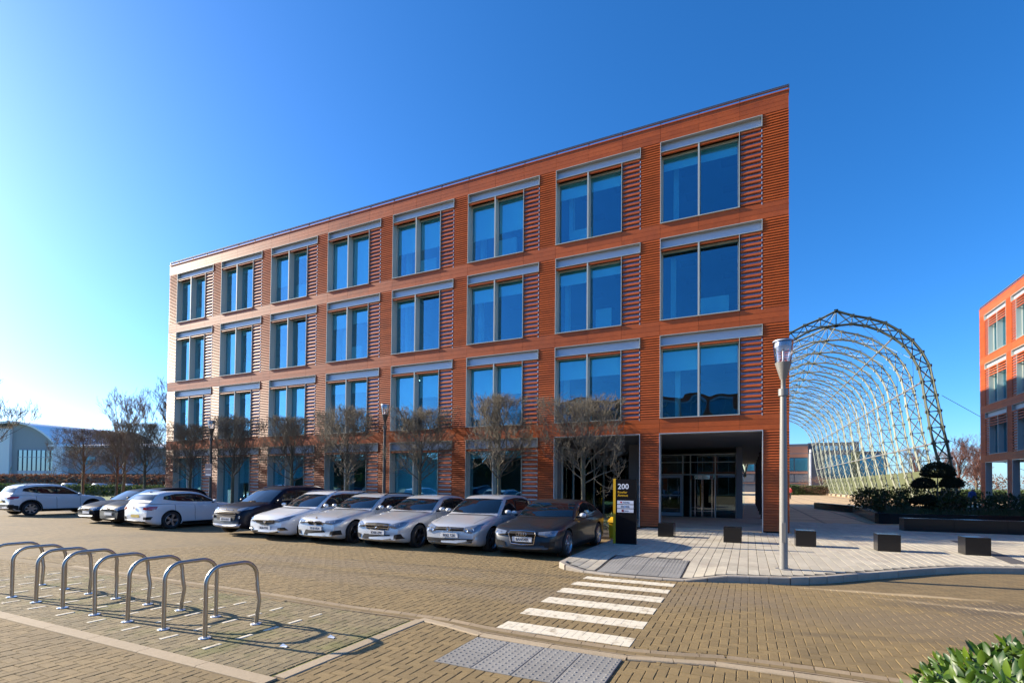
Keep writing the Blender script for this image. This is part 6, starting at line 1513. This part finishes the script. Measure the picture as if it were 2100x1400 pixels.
mpv_b = dict(L=3.90, W=1.69, H=1.52, paint='car_black', hood=[(0, .72), (.15, .82), (.5, .93), (.85, 1.0), (2.1, 1.0), (3.1, 1.03), (3.7, 1.04), (3.88, 1.0), (3.90, .94)],
    belt=[(.75, .99), (2.1, 1.0), (3.2, 1.04), (3.85, 1.06)], gh=[(.80, .96), (1.35, 1.28), (1.80, 1.47), (2.2, 1.52), (2.8, 1.52), (3.3, 1.48), (3.65, 1.36), (3.86, 1.04)], roof_f=1.78, roof_r=3.5,
    R=.30, fo=.78, wb=2.50, wheel=W_e, clear=.17, nose_taper=.18, bow=.12, tumble=.28,
    dlo=([(1.15, 1.03), (2.1, 1.04), (3.0, 1.07), (3.45, 1.13)], [(1.18, 1.06), (1.85, 1.40), (2.4, 1.44), (3.0, 1.43), (3.40, 1.33)]), bpil=[2.15, 2.95], doors=[1.1, 2.15, 2.95], handles=[1.95, 2.8],
    front=[('headlight', 'hl', [(.42, .62), (.60, .60), (.76, .70)], [(.42, .70), (.60, .79), (.80, .90)], True), ('grille', 'ctrim', [(-.30, .58), (.30, .58)], [(-.36, .64), (.36, .64)], False), ('lower_intake', 'ctrim', [(-.50, .28), (.50, .28)], [(-.46, .38), (.46, .38)], False), ('bumper_lip', 'ctrim', [(-.60, .205), (0, .2), (.60, .205)], [(-.58, .25), (0, .245), (.58, .25)], False)],
    lamps=[(.56, .69, .04)], plate=('', .48), badge=('roundel', .70, .045))
hatch_b = dict(hatch); hatch_b.update(L=3.95, W=1.70, paint='car_black', wheel=W_e, R=.30, wb=2.46, hood=[(0, .66), (.2, .75), (.6, .85), (1.05, .94), (2.1, .95), (3.1, .98), (3.7, .99), (3.92, .96), (3.95, .90)], belt=[(1.0, .94), (2.1, .96), (3.2, .99), (3.95, 1.0)],
    gh=[(1.02, .91), (1.5, 1.18), (1.9, 1.38), (2.3, 1.44), (2.8, 1.44), (3.3, 1.39), (3.6, 1.28), (3.88, .98)], roof_f=1.88, roof_r=3.5, dlo=([(1.42, .98), (2.2, .99), (3.0, 1.01), (3.42, 1.07)], [(1.45, 1.01), (1.95, 1.32), (2.5, 1.37), (3.0, 1.35), (3.38, 1.24)]), bpil=[2.3, 3.0], doors=[1.3, 2.3, 3.0], handles=[2.1, 2.85],
    front=[('headlight', 'hl', [(.36, .56), (.56, .54), (.74, .58)], [(.36, .66), (.58, .69), (.79, .71)], True), ('grille', 'ctrim', [(-.30, .56), (0, .55), (.30, .56)], [(-.30, .65), (0, .66), (.30, .65)], False), ('lower_intake', 'ctrim', [(-.55, .29), (.55, .29)], [(-.5, .38), (.5, .38)], False), ('bumper_lip', 'ctrim', [(-.6, .205), (0, .20), (.6, .205)], [(-.6, .245), (0, .24), (.6, .245)], False)],
    outline=[([(-.3, .56), (-.3, .65), (0, .67), (.3, .65), (.3, .56), (0, .55), (-.3, .56)], .012)], bars=[], plate=('', .46), badge=('roundel', .615, .04))
suv_w = dict(L=4.33, W=1.78, H=1.61, paint='car_white', hood=[(0, .78), (.2, .89), (.7, .98), (1.1, 1.04), (2.2, 1.05), (3.3, 1.08), (3.95, 1.09), (4.25, 1.05), (4.33, .97)],
    belt=[(1.0, 1.03), (2.2, 1.06), (3.4, 1.10), (4.3, 1.12)], gh=[(1.05, 1.0), (1.55, 1.28), (2.0, 1.52), (2.4, 1.59), (3.1, 1.60), (3.7, 1.54), (4.0, 1.44), (4.24, 1.08)], roof_f=1.97, roof_r=3.88,
    R=.35, fo=.85, wb=2.63, wheel=W_f, clear=.22, nose_taper=.17, bow=.13, tumble=.27, rails=(2.2, 3.7), railm='header', cladding=True, taillean=.03,
    dlo=([(1.45, 1.07), (2.3, 1.09), (3.1, 1.13), (3.80, 1.25)], [(1.48, 1.10), (2.05, 1.45), (2.6, 1.50), (3.3, 1.48), (3.74, 1.38)]), bpil=[2.42, 3.2], doors=[1.4, 2.42, 3.25], handles=[2.2, 3.05],
    rear=[('tail_light', 'tl', [(.52, .86), (.80, .84)], [(.52, .95), (.84, .99)], True), ('bumper_cladding', 'ctrim', [(-.76, .30), (.76, .30)], [(-.80, .58), (.80, .58)], False), ('number_plate_recess', 'ctrim', [(-.32, .66), (.32, .66)], [(-.34, .80), (.34, .80)], False)],
    side=[('tail_light', 'tl', [(3.98, .88), (4.22, .86)], [(3.92, .98), (4.20, 1.0)]), ('bumper_cladding', 'ctrim', [(3.95, .30), (4.28, .34)], [(3.95, .52), (4.28, .57)])], rplate=('', .72), badge=('roundel', .86, .04))
CARS = [('dark grey coupe parked nose out nearest the black sign', -4.98, 11.05, coupe, 'out'), ('silver hatchback parked nose out beside the dark grey coupe', -7.05, 11.05, hatch, 'out'),
        ('silver saloon with a star on its grille, parked left of the silver hatchback', -9.32, 10.90, saloon, 'out'), ('silver estate car with twin kidney grilles, parked between saloon and white estate', -11.58, 10.85, estate, 'out'),
        ('white estate car with chrome roof rails parked right of the navy crossover', -13.72, 10.85, estate_w, 'out'), ('very dark navy crossover with chrome grille bars parked nose out', -15.85, 11.05, suv_b, 'out'),
        ('white hatchback parked nose in, tail towards us, left of the navy crossover', -20.9, 11.0, hatch_w, 'in'), ('black tall hatchback with six-spoke wheels, parked nose out in the left group', -23.40, 11.35, mpv_b, 'out'),
        ('small black hatchback with chromed grille, leftmost of the two black cars', -25.62, 11.6, hatch_b, 'out'), ('white crossover with black wheel arches parked nose in at the far left', -34.0, 11.9, suv_w, 'in')]
for l, x, y, P, fc in CARS: make_car(l, x, y, P, fc)
